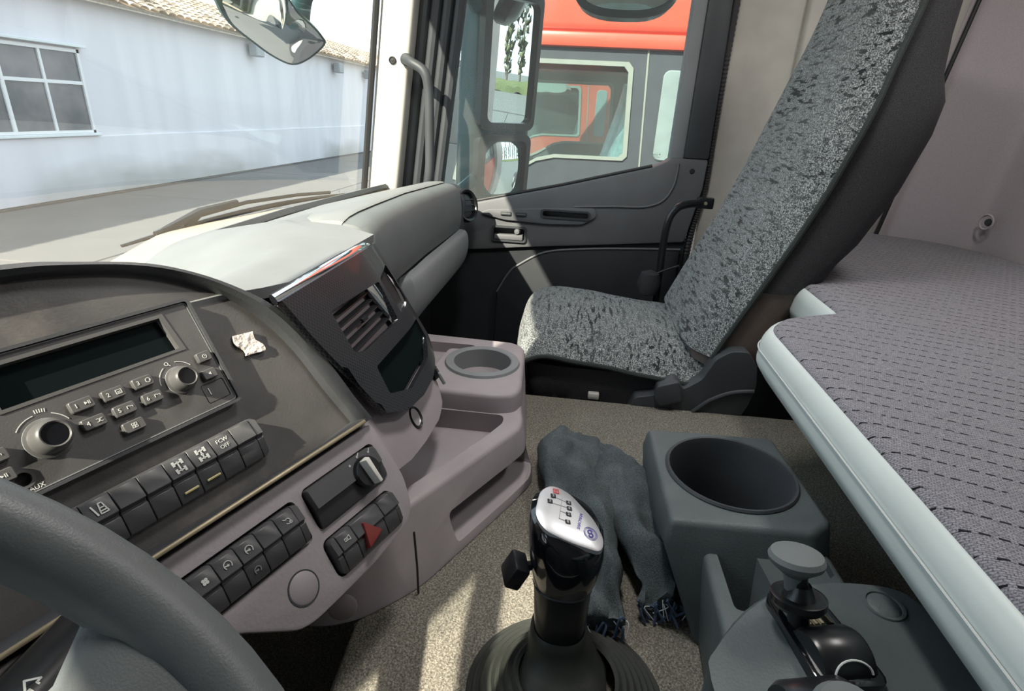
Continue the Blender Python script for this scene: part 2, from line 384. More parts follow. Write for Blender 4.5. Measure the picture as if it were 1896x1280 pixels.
obj('button_hollow', T(lathe([(.016,.0),(.019,.0025),(.022,0)], 20, cap=False), frame_to((1.62,-1.085,-.205), (-.25,1,0))), 'rear_fabric', wall_rear)
obj('seam', tube([(1.822,-.925-(z+.28)*.13,z) for z in (-.9,-.28,0,.3,.78)], .006, 8), 'rubber', wall_rear)
wall_right = struct('wall_right', prism([(-.395,-1.0),(-.395,.78),(-1.20,.78),(-1.20,-.28),(-1.20,-1.0)], 1.85, 1.92, 'x'), 'cream_trim')
obj('upright_moulding', prism([(-.585,-.34),(-.585,.78),(-.665,.78),(-.645,-.34)], 1.815, 1.855, 'x', .012, 3), 'cream_trim', wall_right)
obj('recess_panel', prism([(-.70,.05),(-.70,.78),(-.86,.78),(-.84,.05)], 1.842, 1.856, 'x', .004), 'pad_grey', wall_right)
obj('storage_panel', prism([(-.70,-.21),(-.70,.02),(-.85,.02),(-.83,-.21)], 1.835, 1.856, 'x', .006), 'cream_trim', wall_right)
obj('corner_rail', tube([(1.838,-.865,-.34),(1.838,-.875,-.1),(1.838,-.915,.25),(1.838,-.97,.78)], .018, 12, flat=.6), 'cream_trim', wall_right)
struct('ceiling', box(-.60,1.95,-1.25,.80,.78,.84), 'cream_trim')
# unseen driver's side wall; opening cut to shape the sun patch on the floor
struct('wall_left', cut(box(-.52,-.46,-1.2,.74,-1.0,.78), prism(rpoly([(.455,-.20),(.455,.29),(.66,.43),(.66,-.22)], .02), -.6, -.4, 'x')), 'door_grey')
def ws_y(x, z): return .78-.11*((x-.72)/1.0)**2-.13*(z+.27)
struct('trim_1', grid(24, 3, lambda s,t: (lambda x,z: (x, ws_y(x,z)-.012-.02*t, z))(-.46+2.28*s, .47+.32*t), .05), 'cream_trim')    # header above the windscreen
def ap_ring(z, x0, x1, off0, off1):
    y0 = .655-(z+.259)*.125
    return [(x0,y0-off0,z),(x0,y0-off1,z),(x1,y0-off1,z),(x1,y0-off0,z)]
t2 = struct('trim_2', bevel(loft([ap_ring(z,1.745,1.86,.0,.098) for z in (-.32,-.05,.2,.5,.78)]), .014, 3), 'white_trim')     # white lining of the pillar beside the windscreen
obj('edge_strip', tube([(1.738,.662-(z+.259)*.125,z) for z in (-.30,-.1,.1,.3,.6)], .010, 8), 'rubber', t2)
obj('screw_cap', T(J(lathe([(.0105,0),(.0105,.003),(.0085,.004),(.0075,.002)], 20), lathe([(.004,0),(.004,.0025),(.0,.003)], 12)), frame_to((1.744,.557,.125), (-1,0,0))), 'rubber', t2)
struct('trim_3', bevel(loft([[(-.52,.72,z),(-.52,.655,z),(-.44,.655,z),(-.42,.69,z)] for z in (-.32,.1,.5,.78)]), .01), 'white_trim')   # driver-side pillar
struct('trim_5', bevel(box(1.70,1.858,.47,.70,-1.0,-.33), .015, 2), 'door_dark')     # kick panel in front of the door
win1 = thing('window_1', 'large slightly dusty windscreen across the front of the cab', None, (.72,.75,-.27), kind='structure')
obj('pane', grid(40, 8, lambda s,t: (lambda x,z: (x, ws_y(x,z)+.006, z))(-.42+2.18*s, -.30+.84*t)), 'windscreen_glass', win1)
obj('etched_mark', T(J(text('E', .010, .0004), text('43R', .006, .0004, 0, (0,-.011,0)), strip([(.007,.003),(.013,.003),(.013,-.003),(.007,-.003),(.007,.003)], .0014)), Matrix(((1,0,0,1.61),(0,0,-1,ws_y(1.61,-.238)+.003),(0,1,0,-.238),(0,0,0,1)))), 'ink_dim', win1)

# ---- passenger door
door = thing('door_1', 'grey passenger door with slanted sill, handle and window', None, (1.82,.05,-1.0), kind='structure')
sill = [(.52,-.300),(.467,-.288),(.337,-.274),(.044,-.203),(-.225,-.131)]
up = sill + [(-.262,-.112),(-.275,-.10),(-.385,-.10),(-.383,-.184),(-.354,-.350),(-.075,-.380),(.134,-.401),(.285,-.419),(.52,-.44)]
up_p = bevel(prism(up, 1.80, 1.86, 'x'), .006, 2)
up_p = cut(up_p, prism(rrect(.150,.255,-.383,-.340,.008), 1.78, 1.835, 'x'), prism(rrect(-.050,.100,-.297,-.276,.009), 1.77, 1.825, 'x'))
obj('upper_panel', up_p, 'door_grey', door)
obj('rear_frame', bevel(prism([(-.312,-.10),(-.312,.46),(-.376,.46),(-.386,-.10)], 1.80, 1.86, 'x'), .008, 2), 'dark_trim', door)
obj('window_trim', bevel(prism([(-.272,-.112),(-.275,.46),(-.314,.46),(-.314,-.112)], 1.806, 1.86, 'x'), .008, 2), 'pad_grey', door)
obj('front_frame', J(*[tube([(1.81,.545-k*.034-(z+.259)*.13,z) for z in (-.32,-.1,.1,.3,.6)], .021, 10, flat=.8) for k in range(4)]), 'dark_trim', door)
obj('lower_panel', prism([(.55,-.40),(-.36,-.33),(-.37,-1.0),(.55,-1.0)], 1.818, 1.86, 'x'), 'door_dark', door)
pk = smooth_path([(1.80,.235,-.56),(1.797,.20,-.495),(1.795,.166,-.461),(1.795,.08,-.412),(1.795,-.05,-.392),(1.795,-.20,-.380),(1.795,-.345,-.372)], 5)
obj('map_pocket', bevel(prism([(p.y,p.z) for p in pk]+[(-.36,-1.0),(.25,-1.0)], 1.795, 1.82, 'x'), .008, 2), 'door_dark', door)
obj('pocket_edge', tube(pk, .0035, 8), 'door_grey', door)
sw = obj('switch_plate', cut(bevel(prism(rpoly([(.30,-.300),(.27,-.284),(.0,-.265),(-.067,-.262),(-.072,-.290),(-.03,-.315),(.08,-.321),(.22,-.316)], .012), 1.789, 1.803, 'x'), .004, 2), prism(rrect(-.050,.100,-.299,-.275,.010), 1.77, 1.825, 'x')), 'door_grey', door)
for y0, lab in ((.214,'double window switch'), (.165,'single window switch')):
    s = obj('window_switch', box(1.784,1.792,y0-.017,y0+.017,-.301,-.289,.002), 'dark_trim', sw)
    obj('switch_line', box(1.7832,1.7845,y0-.015,y0+.015,-.2955,-.2945), 'ink_dim', sw)
obj('pull_slot', ring2d(rrect(-.054,.104,-.301,-.273,.011), rrect(-.047,.097,-.296,-.278,.008), 1.785, 1.80, 'x'), 'dark_trim', sw)
h = obj('door_handle', J(ring2d(rrect(.146,.259,-.387,-.336,.010), rrect(.152,.253,-.381,-.342,.007), 1.792, 1.802, 'x')), 'dark_trim', door)
obj('pull_lever', J(bevel(prism([(.157,-.380),(.250,-.380),(.250,-.364),(.157,-.362)], 1.790, 1.812, 'x'), .003), T(lathe([(.0,.008),(.008,.007),(.010,0),(.010,-.02)], 16), frame_to((1.796,.176,-.352), (-1,.1,0)))), 'door_grey', h)
obj('moulded_groove', tube(smooth_path([(1.801,-.300,-.115),(1.801,-.296,-.175),(1.801,-.270,-.225),(1.801,-.215,-.248),(1.801,-.12,-.253),(1.801,.0,-.262)], 6), .007, 8, flat=.6), 'door_grey', door)
obj('screw', T(lathe([(.0,.0035),(.006,.003),(.008,0)], 16), frame_to((1.80,-.343,-.135), (-1,0,0))), 'rubber', door)
obj('sill_seal', tube([(1.815,y,z+.004) for y,z in sill], .005, 8), 'rubber', door)
obj('pane', prism([(.50,-.33),(.50,.46),(-.30,.46),(-.30,-.14),(.0,-.22)], 1.842, 1.846, 'x'), 'side_glass', door)
obj('etched_mark', T(J(strip([(-.012,.004),(.006,.004)], .0014), strip([(-.010,0),(.004,0)], .001), strip([(-.012,-.004),(.012,-.004)], .001), prism(circ(.011,.004,.002,8),0,.0003)), Matrix(((0,0,-1,1.840),(-1,0,0,-.235),(0,1,0,-.098),(0,0,0,1)))), 'ink_dim', door)
obj('outer_skin', prism([(.56,-.345),(-.36,-.135),(-.36,-1.3),(.56,-1.3)], 1.862, 1.875, 'x'), 'red_paint', door)
sp_ = smooth_path([(1.838,-.395,.46),(1.838,-.392,.2),(1.838,-.392,-.016),(1.838,-.394,-.189),(1.836,-.376,-.342),(1.836,-.372,-.6),(1.836,-.372,-.95)], 40)
struct('trim_4', tube(sp_, [.0125 if i%2 else .0105 for i in range(len(sp_))], 8), 'seal')     # ribbed door seal

# ================================================================== OUTSIDE: yard, building, trucks
yard = struct('ground', box(-60,160,-90,60,-2.42,-2.32), 'joint')
slab = mk_mesh('concrete_slab', bevel(box(0,5.96,0,4.30,-.10,0), .012, 1)); slab.materials.append(M['concrete'])
ci = 0
for i in range(-2, 12):
    for j in range(-5, 3):
        o = obj('concrete_slab', None, None, yard, me=slab, mw=Matrix.Translation((-4+i*6.0-1, -1.85+j*4.34-.3+.4, -2.3-random.random()*.006)))
obj('far_concrete', J(box(67,160,-90,60,-2.4,-2.31), box(-60,67,11.5,60,-2.4,-2.31), box(-60,67,-90,-24,-2.4,-2.31), box(-60,-17.1,-24,11.5,-2.4,-2.31)), 'concrete', yard)

YW = 11.57
bld = thing('workshop_building', 'long whitewashed workshop wall with tiled eaves across the yard', 'building', (22,YW,-2.3))
obj('wall', box(2,50,YW,YW+.3,-2.3,2.05), 'wall_paint', bld)
obj('plinth', bevel(box(2,50,YW-.045,YW+.01,-2.3,-.975), .015, 1), 'wall_paint', bld)
obj('end_wall', box(2,2.3,YW+.3,YW+9,-2.3,2.05), 'wall_paint', bld); obj('end_wall', box(49.7,50,YW+.3,YW+9,-2.3,2.05), 'wall_paint', bld)
pitch = math.radians(22)
RM = Matrix.Translation((0,YW-.38,1.98)) @ Matrix.Rotation(pitch, 4, 'X')
roof = obj('roof', J(T(box(1.6,50.4,0,5.2,-.09,-.03), RM), T(box(1.6,50.4,.0,.06,-.12,-.03), RM)), 'tile', bld)
def tile_ring(y, dz): return [(.17*math.cos(a), y, .075*math.sin(a)+dz) for a in [math.pi*k/7 for k in range(8)]]
tl = loft([tile_ring(0,.03), tile_ring(.42,0)], closed=False); bm = to_bm(tl); bmesh.ops.solidify(bm, geom=bm.faces[:], thickness=.015); tile_p = from_bm(bm)
tile_me = mk_mesh('roof_tile', tile_p); tile_me.materials.append(M['tile'])
rest = []; cnt = 0
for c in range(72):
    for r in range(9):
        x = 12.6+c*.345
        m = RM @ Matrix.Translation((x, r*.36+random.uniform(-.015,.015), random.uniform(0,.008)-.03))
        if cnt < 300 and r < 5: obj('roof_tile', None, None, roof, me=tile_me, mw=m); cnt += 1
        else: rest.append(T(tile_p, m))
for c in range(30):
    for r in range(9): rest.append(T(tile_p, RM @ Matrix.Translation((2+c*.345+.1, r*.36, -.03))))
for c in range(38):
    for r in range(9): rest.append(T(tile_p, RM @ Matrix.Translation((37.4+c*.345, r*.36, -.03))))
obj('far_tiles', J(*rest), 'tile', roof, kind='stuff')
# workshop window: three columns, upper and lower lights
wnd = obj('window', J(box(9.0,13.02,YW-.06,YW+.02,-.90,-.84), box(9.0,13.02,YW-.06,YW+.02,.79,.86), box(12.95,13.02,YW-.06,YW+.02,-.9,.86), box(9.0,9.07,YW-.06,YW+.02,-.9,.86),
    box(9.0,13.0,YW-.05,YW+.02,.13,.20), *[box(x-.03,x+.03,YW-.055,YW+.02,-.9,.86) for x in (10.0,11.0,11.98)], *[box(x,x+.05,YW-.05,YW+.02,-.86,.14) for x in (10.95,)]), 'upvc', bld)
for a, b in ((9.07,9.97),(10.03,10.95),(11.03,11.95),(12.01,12.95)):
    obj('pane', box(a,b,YW-.02,YW-.005,.20,.79), 'pane_dark', wnd); obj('pane', box(a,b,YW-.02,YW-.005,-.84,.13), 'pane_dark', wnd)
obj('hood', bevel(box(8.9,13.15,YW-.16,YW+.02,.90,.96), .01, 1), 'far_white', bld)
obj('sill', bevel(box(8.9,13.12,YW-.12,YW+.02,-.965,-.905), .01, 1), 'far_white', bld)
for x, z, lab in ((20.4,1.66,'nearest'),(27.4,1.62,'middle'),(31.2,1.58,'farthest')):
    t = thing('flood_light', {'nearest':'largest grey floodlight box below the tiled eaves','middle':'tiny middle floodlight below the tiled eaves','farthest':'floodlight below the eaves nearest the white pillar'}[lab], 'light', (x,YW,z), 'floodlights under the eaves')
    obj('housing', bevel(box(x-.28,x+.22,YW-.42,YW-.12,z-.28,z+.12), .03, 1), 'grey_metal', t)
    obj('bracket', J(box(x-.05,x+.05,YW-.14,YW,z-.05,z+.02), box(x+.22,x+.45,YW-.2,YW-.14,z-.02,z+.02)), 'grey_metal', t)
far = thing('far_building', 'distant white shed with a pale blue roof', 'building', (66,18,-2.3))
obj('wall', box(60,78,9.5,30,-2.3,2.7), 'far_white', far)
obj('roof', prism([(9.0,2.65),(14.5,4.7),(30.5,4.7),(30.5,2.65)], 59.5, 78.5, 'x'), 'blue_roof', far)
obj('upper_storey', box(66,90,13,30,4.0,7.4), 'far_white', far)
t = thing('gate_post', 'dark teal gate post standing before the far shed', 'post', (34,6.1,-2.3))
obj('post', bevel(box(33.85,34.15,5.95,6.25,-2.3,-.55), .02, 1), 'pole_teal', t); obj('cap', bevel(box(33.78,34.22,5.88,6.32,-.56,-.40), .02, 1), 'pole_teal', t)
obj('collar', bevel(box(33.80,34.20,5.90,6.30,-1.45,-1.33), .02, 1), 'grey_metal', t)

# neighbouring trucks
def red_truck(label, X0, lower, group, seat=True, dy=0, dz=0):
    D = 2.15; t = thing('red_truck', label, 'truck', (X0+D/2,-.2+dy,-2.3), group)
    win = [(-.238,.302),(-.266,.27),(-.287,-.207),(-.262,-.232),(.15,-.236),(.26,-.262),(.40,-.345),(.52,-.400),(.70,-.425),(.78,-.40),(.62,.27),(.58,.302)]
    off = lambda pts: [(a+dy, b+dz) for a, b in pts]
    outl = [(-1.30,-.46),(-1.30,.365),(.70,.365),(.93,-.46)]
    for x, nm in ((X0,'near'), (X0+D-.05,'far')):
        s = obj('cab_side', cut(prism(off(outl), x, x+.05, 'x'), prism(off(win), x-.2, x+.2, 'x')), 'truck_grey' if lower == 'truck_grey' else 'red_paint', t)
        fr = obj('window_frame', ring2d(off(win), off([(a*.94+.01, b*.92) for a,b in win]), x-.012, x+.02, 'x'), 'truck_frame', t)
        obj('pane', prism(off([(a*.99,b*.99) for a,b in win]), x+.02, x+.024, 'x'), 'truck_glass', fr)
        obj('lower_side', bevel(prism(off([(-1.30,-1.7),(-1.30,-.462),(.93,-.462),(.99,-.9),(.96,-1.7)]), x-.02, x+.06, 'x'), .02, 1), lower, t)
    obj('rear_quarter_window', bevel(prism(off(rrect(-.56,-.44,-.22,.27,.04)), X0-.012, X0+.01, 'x'), .006, 1), 'quarter_glass', t)
    obj('door_gap', bevel(prism(off([(-.334,.365),(-.345,.365),(-.383,-.46),(-.372,-.46)]), X0-.006, X0+.01, 'x'), .002, 1), 'truck_frame', t)
    obj('roof', bevel(prism(off([(-1.32,.44),(-1.32,1.25),(.35,1.30),(.66,.85),(.72,.44)]), X0-.01, X0+D+.01, 'x'), .05, 3), 'red_paint', t)
    obj('roof_lip', bevel(prism(off([(-1.34,.365),(-1.34,.445),(.74,.445),(.74,.365)]), X0-.035, X0+D+.035, 'x'), .02, 2), 'red_paint', t)
    obj('rear_wall', box(X0,X0+D,-1.32+dy,-1.26+dy,-1.7+dz,.4+dz), 'truck_dark', t)
    obj('front_panel', J(box(X0,X0+D,.93+dy,1.0+dy,-1.75+dz,-.46+dz)), 'red_paint', t)
    obj('cab_floor', box(X0+.03,X0+D-.03,-1.28+dy,.95+dy,-.98+dz,-.92+dz), 'truck_dark', t)
    obj('truck_dash', bevel(prism(off([(.90,-.42),(.45,-.36),(.38,-.5),(.5,-.9),(.90,-.9)]), X0+.08, X0+D-.08, 'x'), .03, 2), 'truck_dark', t)
    hl = obj('headlight', bevel(prism(off(rpoly([(1.03,-.95),(1.03,-.62),(.90,-.50),(.80,-.62),(.82,-.95)], .05)), X0-.045, X0+.25, 'x'), .03, 2), 'headlight', t)
    obj('chassis', J(box(X0+.5,X0+.75,-6+dy,.9+dy,-1.75+dz,-1.45+dz), box(X0+1.4,X0+1.65,-6+dy,.9+dy,-1.75+dz,-1.45+dz)), 'truck_dark', t)
    for wx in (X0+.0, X0+D-.32):
        for wy in (.15, -3.4, -4.7):
            w = obj('wheel', T(lathe([(.2,-.16),(.46,-.16),(.52,-.10),(.52,.10),(.46,.16),(.2,.16)], 28), frame_to((wx+.16, wy+dy-.1, -1.78), (1,0,0))), 'truck_dark', t)
            obj('hub', T(lathe([(.05,-.17),(.24,-.165),(.26,-.1),(.26,.1),(.24,.165),(.05,.17)], 20), frame_to((wx+.16, wy+dy-.1, -1.78), (1,0,0))), 'grey_metal', w)
    if seat:
        for sx in (X0+.55, X0+1.6):
            def bring(z, yf, w, th): return [(sx+w*math.sin(a), yf+dy-th*.5+th*.5*math.cos(a), z+dz) for a in [2*math.pi*k/12 for k in range(12)]]
            st = obj('seat', J(loft([bring(-.55,-.10,.25,.16), bring(-.3,-.18,.25,.15), bring(-.05,-.25,.24,.14), bring(.1,-.29,.2,.12), bring(.2,-.31,.13,.1), bring(.27,-.32,.10,.08)]), bevel(box(sx-.25,sx+.25,-.15+dy,.33+dy,-.62+dz,-.48+dz), .04, 2)), 'plastic_sheet', t)
    mir = obj('mirror', bevel(T(box(-.09,.09,-.03,.03,-.2,.2), Matrix.Translation((X0-.22,.72+dy,.02+dz)) @ Matrix.Rotation(.7,4,'Z')), .02, 2), 'truck_dark', t)
    obj('mirror_arm', tube([(X0-.22,.74+dy,.15+dz),(X0-.1,.72+dy,.25+dz),(X0,.66+dy,.27+dz)], .018, 8), 'truck_dark', t)
    if dy: obj('kerb_mirror', T(loft([[(.26*s*c, .0, .09*q) for s,c,q in [(1,math.cos(a),math.sin(a)-.5*abs(math.cos(a))) for a in [2*math.pi*k/16 for k in range(16)]]], [(.22*math.cos(a), .06, .07*(math.sin(a)-.5*abs(math.cos(a)))) for a in [2*math.pi*k/16 for k in range(16)]]]), Matrix.Translation((X0-.15,.10+dy,.29+dz)) @ Matrix.Rotation(1.4,4,'Z')), 'truck_frame', t)
    return t
red_truck('red truck cab parked right beside the door, grey door panel', 3.60, 'truck_grey', None)
red_truck('farther red truck seen through the nearer cab windows', 6.95, 'red_paint', None, dy=.30, dz=.02)

# our own outside mirrors, wiper
def panel_on(cx, cy, cz, ang, tilt=0): return Matrix.Translation((cx,cy,cz)) @ Matrix.Rotation(ang,4,'Z') @ Matrix.Rotation(tilt,4,'X')
mr = thing('door_mirror', 'tall black double door mirror outside the passenger window', 'mirror', (2.12,.30,-.32))
# local frame of each glass: x along the width, y away from the viewer, z up
A = math.radians(-43); TLT = .055
hs = obj('housing', J(T(bevel(prism(rpoly([(-.135,-.315),(.125,-.315),(.125,.40),(-.135,.40)], .04), .006, .13, 'y'), .03, 3), panel_on(2.115,.262,.0,A,TLT))), 'mirror_housing', mr)
bz = obj('bezel', T(J(ring2d(rrect(-.130,.118,-.055,.375,.03), rrect(-.100,.102,-.032,.345,.025), -.012, .02, 'y'), ring2d(rrect(-.130,.112,-.315,-.070,.03), rrect(-.098,.094,-.292,-.092,.025), -.012, .02, 'y')), panel_on(2.115,.262,.0,A,TLT)), 'satin_black', mr)
obj('main_glass', T(grid(8,8, lambda s,t: (-.102+.206*s, .004+.004*((s-.5)**2+(t-.5)**2), -.034+.381*t)), panel_on(2.115,.262,.0,A,TLT)), 'mirror_glass', bz)
obj('wide_glass', T(grid(14,14, lambda s,t: (-.10+.196*s, -.006+.05*((s-.5)**2+(t-.5)**2), -.294+.204*t)), panel_on(2.115,.262,.0,A,TLT)), 'mirror_glass', bz)
obj('arm', J(tube(smooth_path([(2.02,.36,.30),(1.98,.40,.36),(1.90,.47,.37)], 4), .022, 10), tube(smooth_path([(2.02,.36,-.22),(1.98,.42,-.27),(1.89,.47,-.28)], 4), .022, 10)), 'mirror_housing', mr)
km = thing('kerb_mirror', 'oval kerb mirror hanging above the passenger window', 'mirror', (2.08,-.1,.40))
KM = Matrix.Translation((2.06,-.10,.395)) @ Matrix.Rotation(math.radians(-90),4,'Z') @ Matrix.Rotation(math.radians(-32),4,'X')
def oval(w, h, y, n=32): return [(w*math.copysign(abs(math.cos(a))**.75, math.cos(a)), y, h*math.copysign(abs(math.sin(a))**.8, math.sin(a))) for a in [2*math.pi*k/n for k in range(n)]]
obj('housing', T(loft([oval(.160,.112,-.004), oval(.165,.117,.012), oval(.15,.10,.05), oval(.09,.06,.075)]), KM), 'satin_black', km)
obj('glass', T(loft([oval(.150*s,.104*s,-.006-.02*(1-s*s)) for s in (1,.85,.6,.3,.02)]), KM), 'mirror_glass', km)
obj('arm', tube([(2.10,-.1,.43),(2.06,-.1,.50),(1.9,-.1,.56)], .02, 8), 'satin_black', km)
fm = thing('front_mirror', 'curved crescent front mirror hanging outside the windscreen', 'mirror', (1.85,.95,.2))
FC = Vector((1.833,.95,.193)); fz_ = Vector((-.35,-.69,-.63)).normalized()
fo = [Vector(p) for p in ((1.637,.994,.254),(1.66,1.006,.228),(1.707,1.012,.196),(1.793,1.0,.161),(1.87,.986,.133),(1.945,.962,.117),(1.984,.924,.138),(2.001,.875,.182),(1.974,.869,.204),(1.918,.875,.228),(1.854,.885,.252),(1.795,.886,.284),(1.74,.90,.33),(1.66,.95,.33))]
fo = smooth_path(fo, 4, True); fc = sum(fo, Vector())/len(fo)
fr_ = lambda s, d: [tuple(fc+(p-fc)*s+fz_*d) for p in fo]
obj('housing', loft([fr_(1.0,.002), fr_(1.05,.0), fr_(1.06,-.02), fr_(.95,-.06), fr_(.6,-.085)]), 'mirror_housing', fm)
obj('glass', loft([fr_(s, .004+.025*(1-s*s)) for s in (.97,.85,.65,.4,.2,.02)]), 'mirror_glass', fm)
obj('arm', tube(smooth_path([(1.95,.93,.20),(1.93,.90,.30),(1.96,.86,.37),(2.02,.76,.42),(1.95,.66,.46)], 6), .032, 12, flat=.7), 'mirror_housing', fm)
wp = thing('wiper', 'black windscreen wiper resting along the bottom of the glass', 'wiper', (1.2,.78,-.25))
wpl = lambda x, z: (x, ws_y(x,z)+.022, z)
blade = [wpl(x, -.252+.010*math.sin((x-.90)*4)) for x in [.90+.82*i/24 for i in range(25)]]
obj('blade', tube(blade, [.003+.004*math.sin(math.pi*min(1,max(0,i/24))) for i in range(25)], 6), 'satin_black', wp)
obj('bridge', tube([wpl(.98,-.245),wpl(1.08,-.230),wpl(1.25,-.222),wpl(1.45,-.228),wpl(1.6,-.238)], .005, 6), 'satin_black', wp)
obj('arm', J(tube([wpl(1.00,-.243),wpl(1.10,-.224),wpl(1.22,-.218)], [.006,.010,.007], 8), tube([wpl(1.10,-.226),wpl(1.02,-.27),wpl(.9,-.33)], .008, 8)), 'satin_black', wp)

# trees and hedge behind the yard (seen in the mirrors)
blob = []
def tree(x, y, h, w, label):
    t = thing('poplar', label, 'tree', (x,y,-2.3), 'trees at the end of the yard')
    obj('trunk', tube([(x,y,-2.3),(x+.1,y,-2.3+h*.5),(x,y,-2.3+h*.95)], [.16,.1,.03], 8), 'bark', t)
    P = []
    for k in range(120):
        zz = h*(.12+.86*k/120); r = w*math.sin(math.pi*min(1,(.10+.92*k/120)))*random.uniform(.5,1.0); a = random.uniform(0,6.28)
        c = Vector((x+r*math.cos(a), y+r*math.sin(a), -2.3+zz)); s = random.uniform(.25,.5)
        P.append(([tuple(c+Vector((random.uniform(-s,s),random.uniform(-s,s),random.uniform(-s,s*1.8)))) for _ in range(4)], [(0,1,2),(0,2,3),(0,1,3),(1,2,3)]))
    obj('crown', J(*P), 'foliage', t, ang=180)
for i in range(26): tree(-14+i*2.6+random.uniform(-.6,.6), -46+random.uniform(-1.5,1.5), random.uniform(8,12), random.uniform(.8,1.3), 'slim bare-looking poplar in the row behind the yard')
hd = thing('hedge', 'low green hedge along the end of the yard', 'hedge', (10,-40,-2.3))
obj('foliage', warp(grid(160, 6, lambda s,t: (-30+100*s, -40+1.2*math.cos(math.pi*t), -2.3+.9*math.sin(math.pi*t))), lambda x,y,z: (x, y+.3*noise.noise((x,y,z)), z+.3*noise.noise((x*1.3,y,z+5)))), 'hedge', hd)

# ================================================================== DASHBOARD
U = Vector((.9338,-.3577,.0103)).normalized(); V_ = Vector((.180,.494,.850)); V_ = (V_-U*V_.dot(U)).normalized(); N_ = U.cross(V_)
FR = Matrix((U,V_,N_)).transposed().to_4x4(); FR.translation = Vector((.445,.344,-.172))      # frame of the centre console: right, up, out
SF = Matrix(((1,0,0,0),(0,.5,-.866,.293),(0,.866,.5,-.19),(0,0,0,1)))                          # frame of the vent stack
dash = thing('dashboard', 'grey moulded truck dashboard running below the windscreen', 'dashboard', (.75,.5,-.56))
def dz(x, y):
    base = -.190+.006*math.sin((y-.29)/.16*1.57) if y < .45 else -.184-.30*(y-.45)**1.15
    return base-.20*max(0,(.80-x)/.4)**1.6*min(1,max(0,(y-.36)/.15))-.02*max(0,(x-1.1)/.7)
def ys(x):
    if x < .503: return .345-.383*(x-.445)
    if x < .53: return .323-.027*(x-.503)/.027
    if x < .83: return .296
    return .296+.29*min(1,(x-.83)/.03)
obj('top_pad', grid(70, 22, lambda s,t: (lambda x: (lambda y: (x,y,dz(x,y)))(ys(x)+(max(.600,ys(x)+.02)-ys(x))*t))(-.30+2.04*s), .012), 'dash_top', dash)
obj('windscreen_cowl', grid(44, 6, lambda s,t: (lambda x: (x, .594+(ws_y(x,-.27)-.594+.01)*t, dz(x,.594)+.001-.030*t-.06*max(0,(.98-x)/.3)*t))(.30+1.48*s), .012), 'cream_cowl', dash)
obj('centre_ridge', warp(grid(16, 8, lambda s,t: (.50+.50*s, .40+.13*t, 0), .004), lambda x,y,z: (x,y,dz(x,y)+z+.012*math.sin(math.pi*(x-.5)/.5)**.5*math.sin(math.pi*max(0,min(1,(y-.40)/.13)))**.6 if .5<x<1 else dz(x,y))), 'dash_top', dash)
# hooded instrument panel
inner = [(-.50,.010),(-.30,.045),(-.20,.052),(-.115,.0507),(-.064,.0447),(-.020,.033),(.0174,.0138),(.0484,-.0136),(.0688,-.0451),(.0823,-.081),(.0917,-.1266),(.1001,-.1600),(.104,-.1755),(.058,-.1785),(-.0645,-.1774),(-.20,-.175),(-.50,-.172)]
outer = [(-.52,.022),(-.30,.056),(-.20,.063),(-.110,.0604),(-.068,.0528),(-.017,.0400),(.021,.0212),(.054,-.0034),(.0785,-.0285),(.0978,-.0676),(.1094,-.111),(.1167,-.151),(.1255,-.1840),(.058,-.1850),(-.0645,-.1845),(-.20,-.1845),(-.52,-.1845)]
def sm2(pts, n=4): return [(p.x,p.y) for p in smooth_path([(a,b,0) for a,b in pts], n)]
inner_s = sm2(inner[:12]) + inner[12:]; outer_s = sm2(outer[:12]) + outer[12:]
mid_s = [((a[0]+b[0])/2,(a[1]+b[1])/2) for a,b in zip(inner_s, outer_s)]
hood = obj('instrument_hood', T(loft([[(a,b,-.16) for a,b in outer_s],[(a,b,.000) for a,b in outer_s],[(a*.8+c*.2,b*.8+d*.2,.007) for (a,b),(c,d) in zip(outer_s,mid_s)],[(a,b,.008) for a,b in mid_s],[(a*.8+c*.2,b*.8+d*.2,.004) for (a,b),(c,d) in zip(inner_s,mid_s)],[(a,b,-.0058) for a,b in inner_s],[(a,b,-.03) for a,b in inner_s]], cap=False), FR), 'hood_black', dash)
obj('instrument_face', T(prism(inner_s, -.05, -.0055), FR), 'face_black', dash)
obj('shelf_edge', T(bevel(box(-.40,.112,-.1835,-.1795,.004,.0095), .0015, 2), FR), 'brass_dull', dash)
# grey lower console
low = [(.127,-.1886),(.1306,-.224),(.1334,-.2617),(.1257,-.293),(.110,-.3077),(.0884,-.3115),(.0489,-.3155),(-.0067,-.3165),(-.0347,-.3162),(-.0515,-.312),(-.083,-.286),(-.0965,-.2745),(-.14,-.268),(-.50,-.264),(-.50,-.1886)]
lowp = bevel(prism(rpoly(low, .008, 3), -.085, -.002), .0035, 2, 50)
pit = [rrect(-.230,.0005,-.2535,-.2085,.006), rrect(.010,.1135,-.2515,-.2065,.007), rrect(.004,.1045,-.3025,-.2605,.008)]
lowp = cut(lowp, *[prism(q, -.012, .02) for q in pit])
lower = obj('lower_console', T(lowp, FR), 'lilac', dash)
obj('pit_liner', J(*[T(prism(q, -.014, -.010), FR) for q in pit]), 'rubber', lower)
pc = obj('blanking_plug', T(J(lathe([(.0148,-.004),(.0148,.0004),(.0135,.0012),(.0,.0012)], 32)), FR @ Matrix.Translation((-.031,-.283,-.0018))), 'tray_lilac', lower)
obj('plug_groove', T(ring2d(circ(-.031,-.283,.0163,40), circ(-.031,-.283,.0148,40), -.006, -.0014), FR), 'dark_trim', lower)

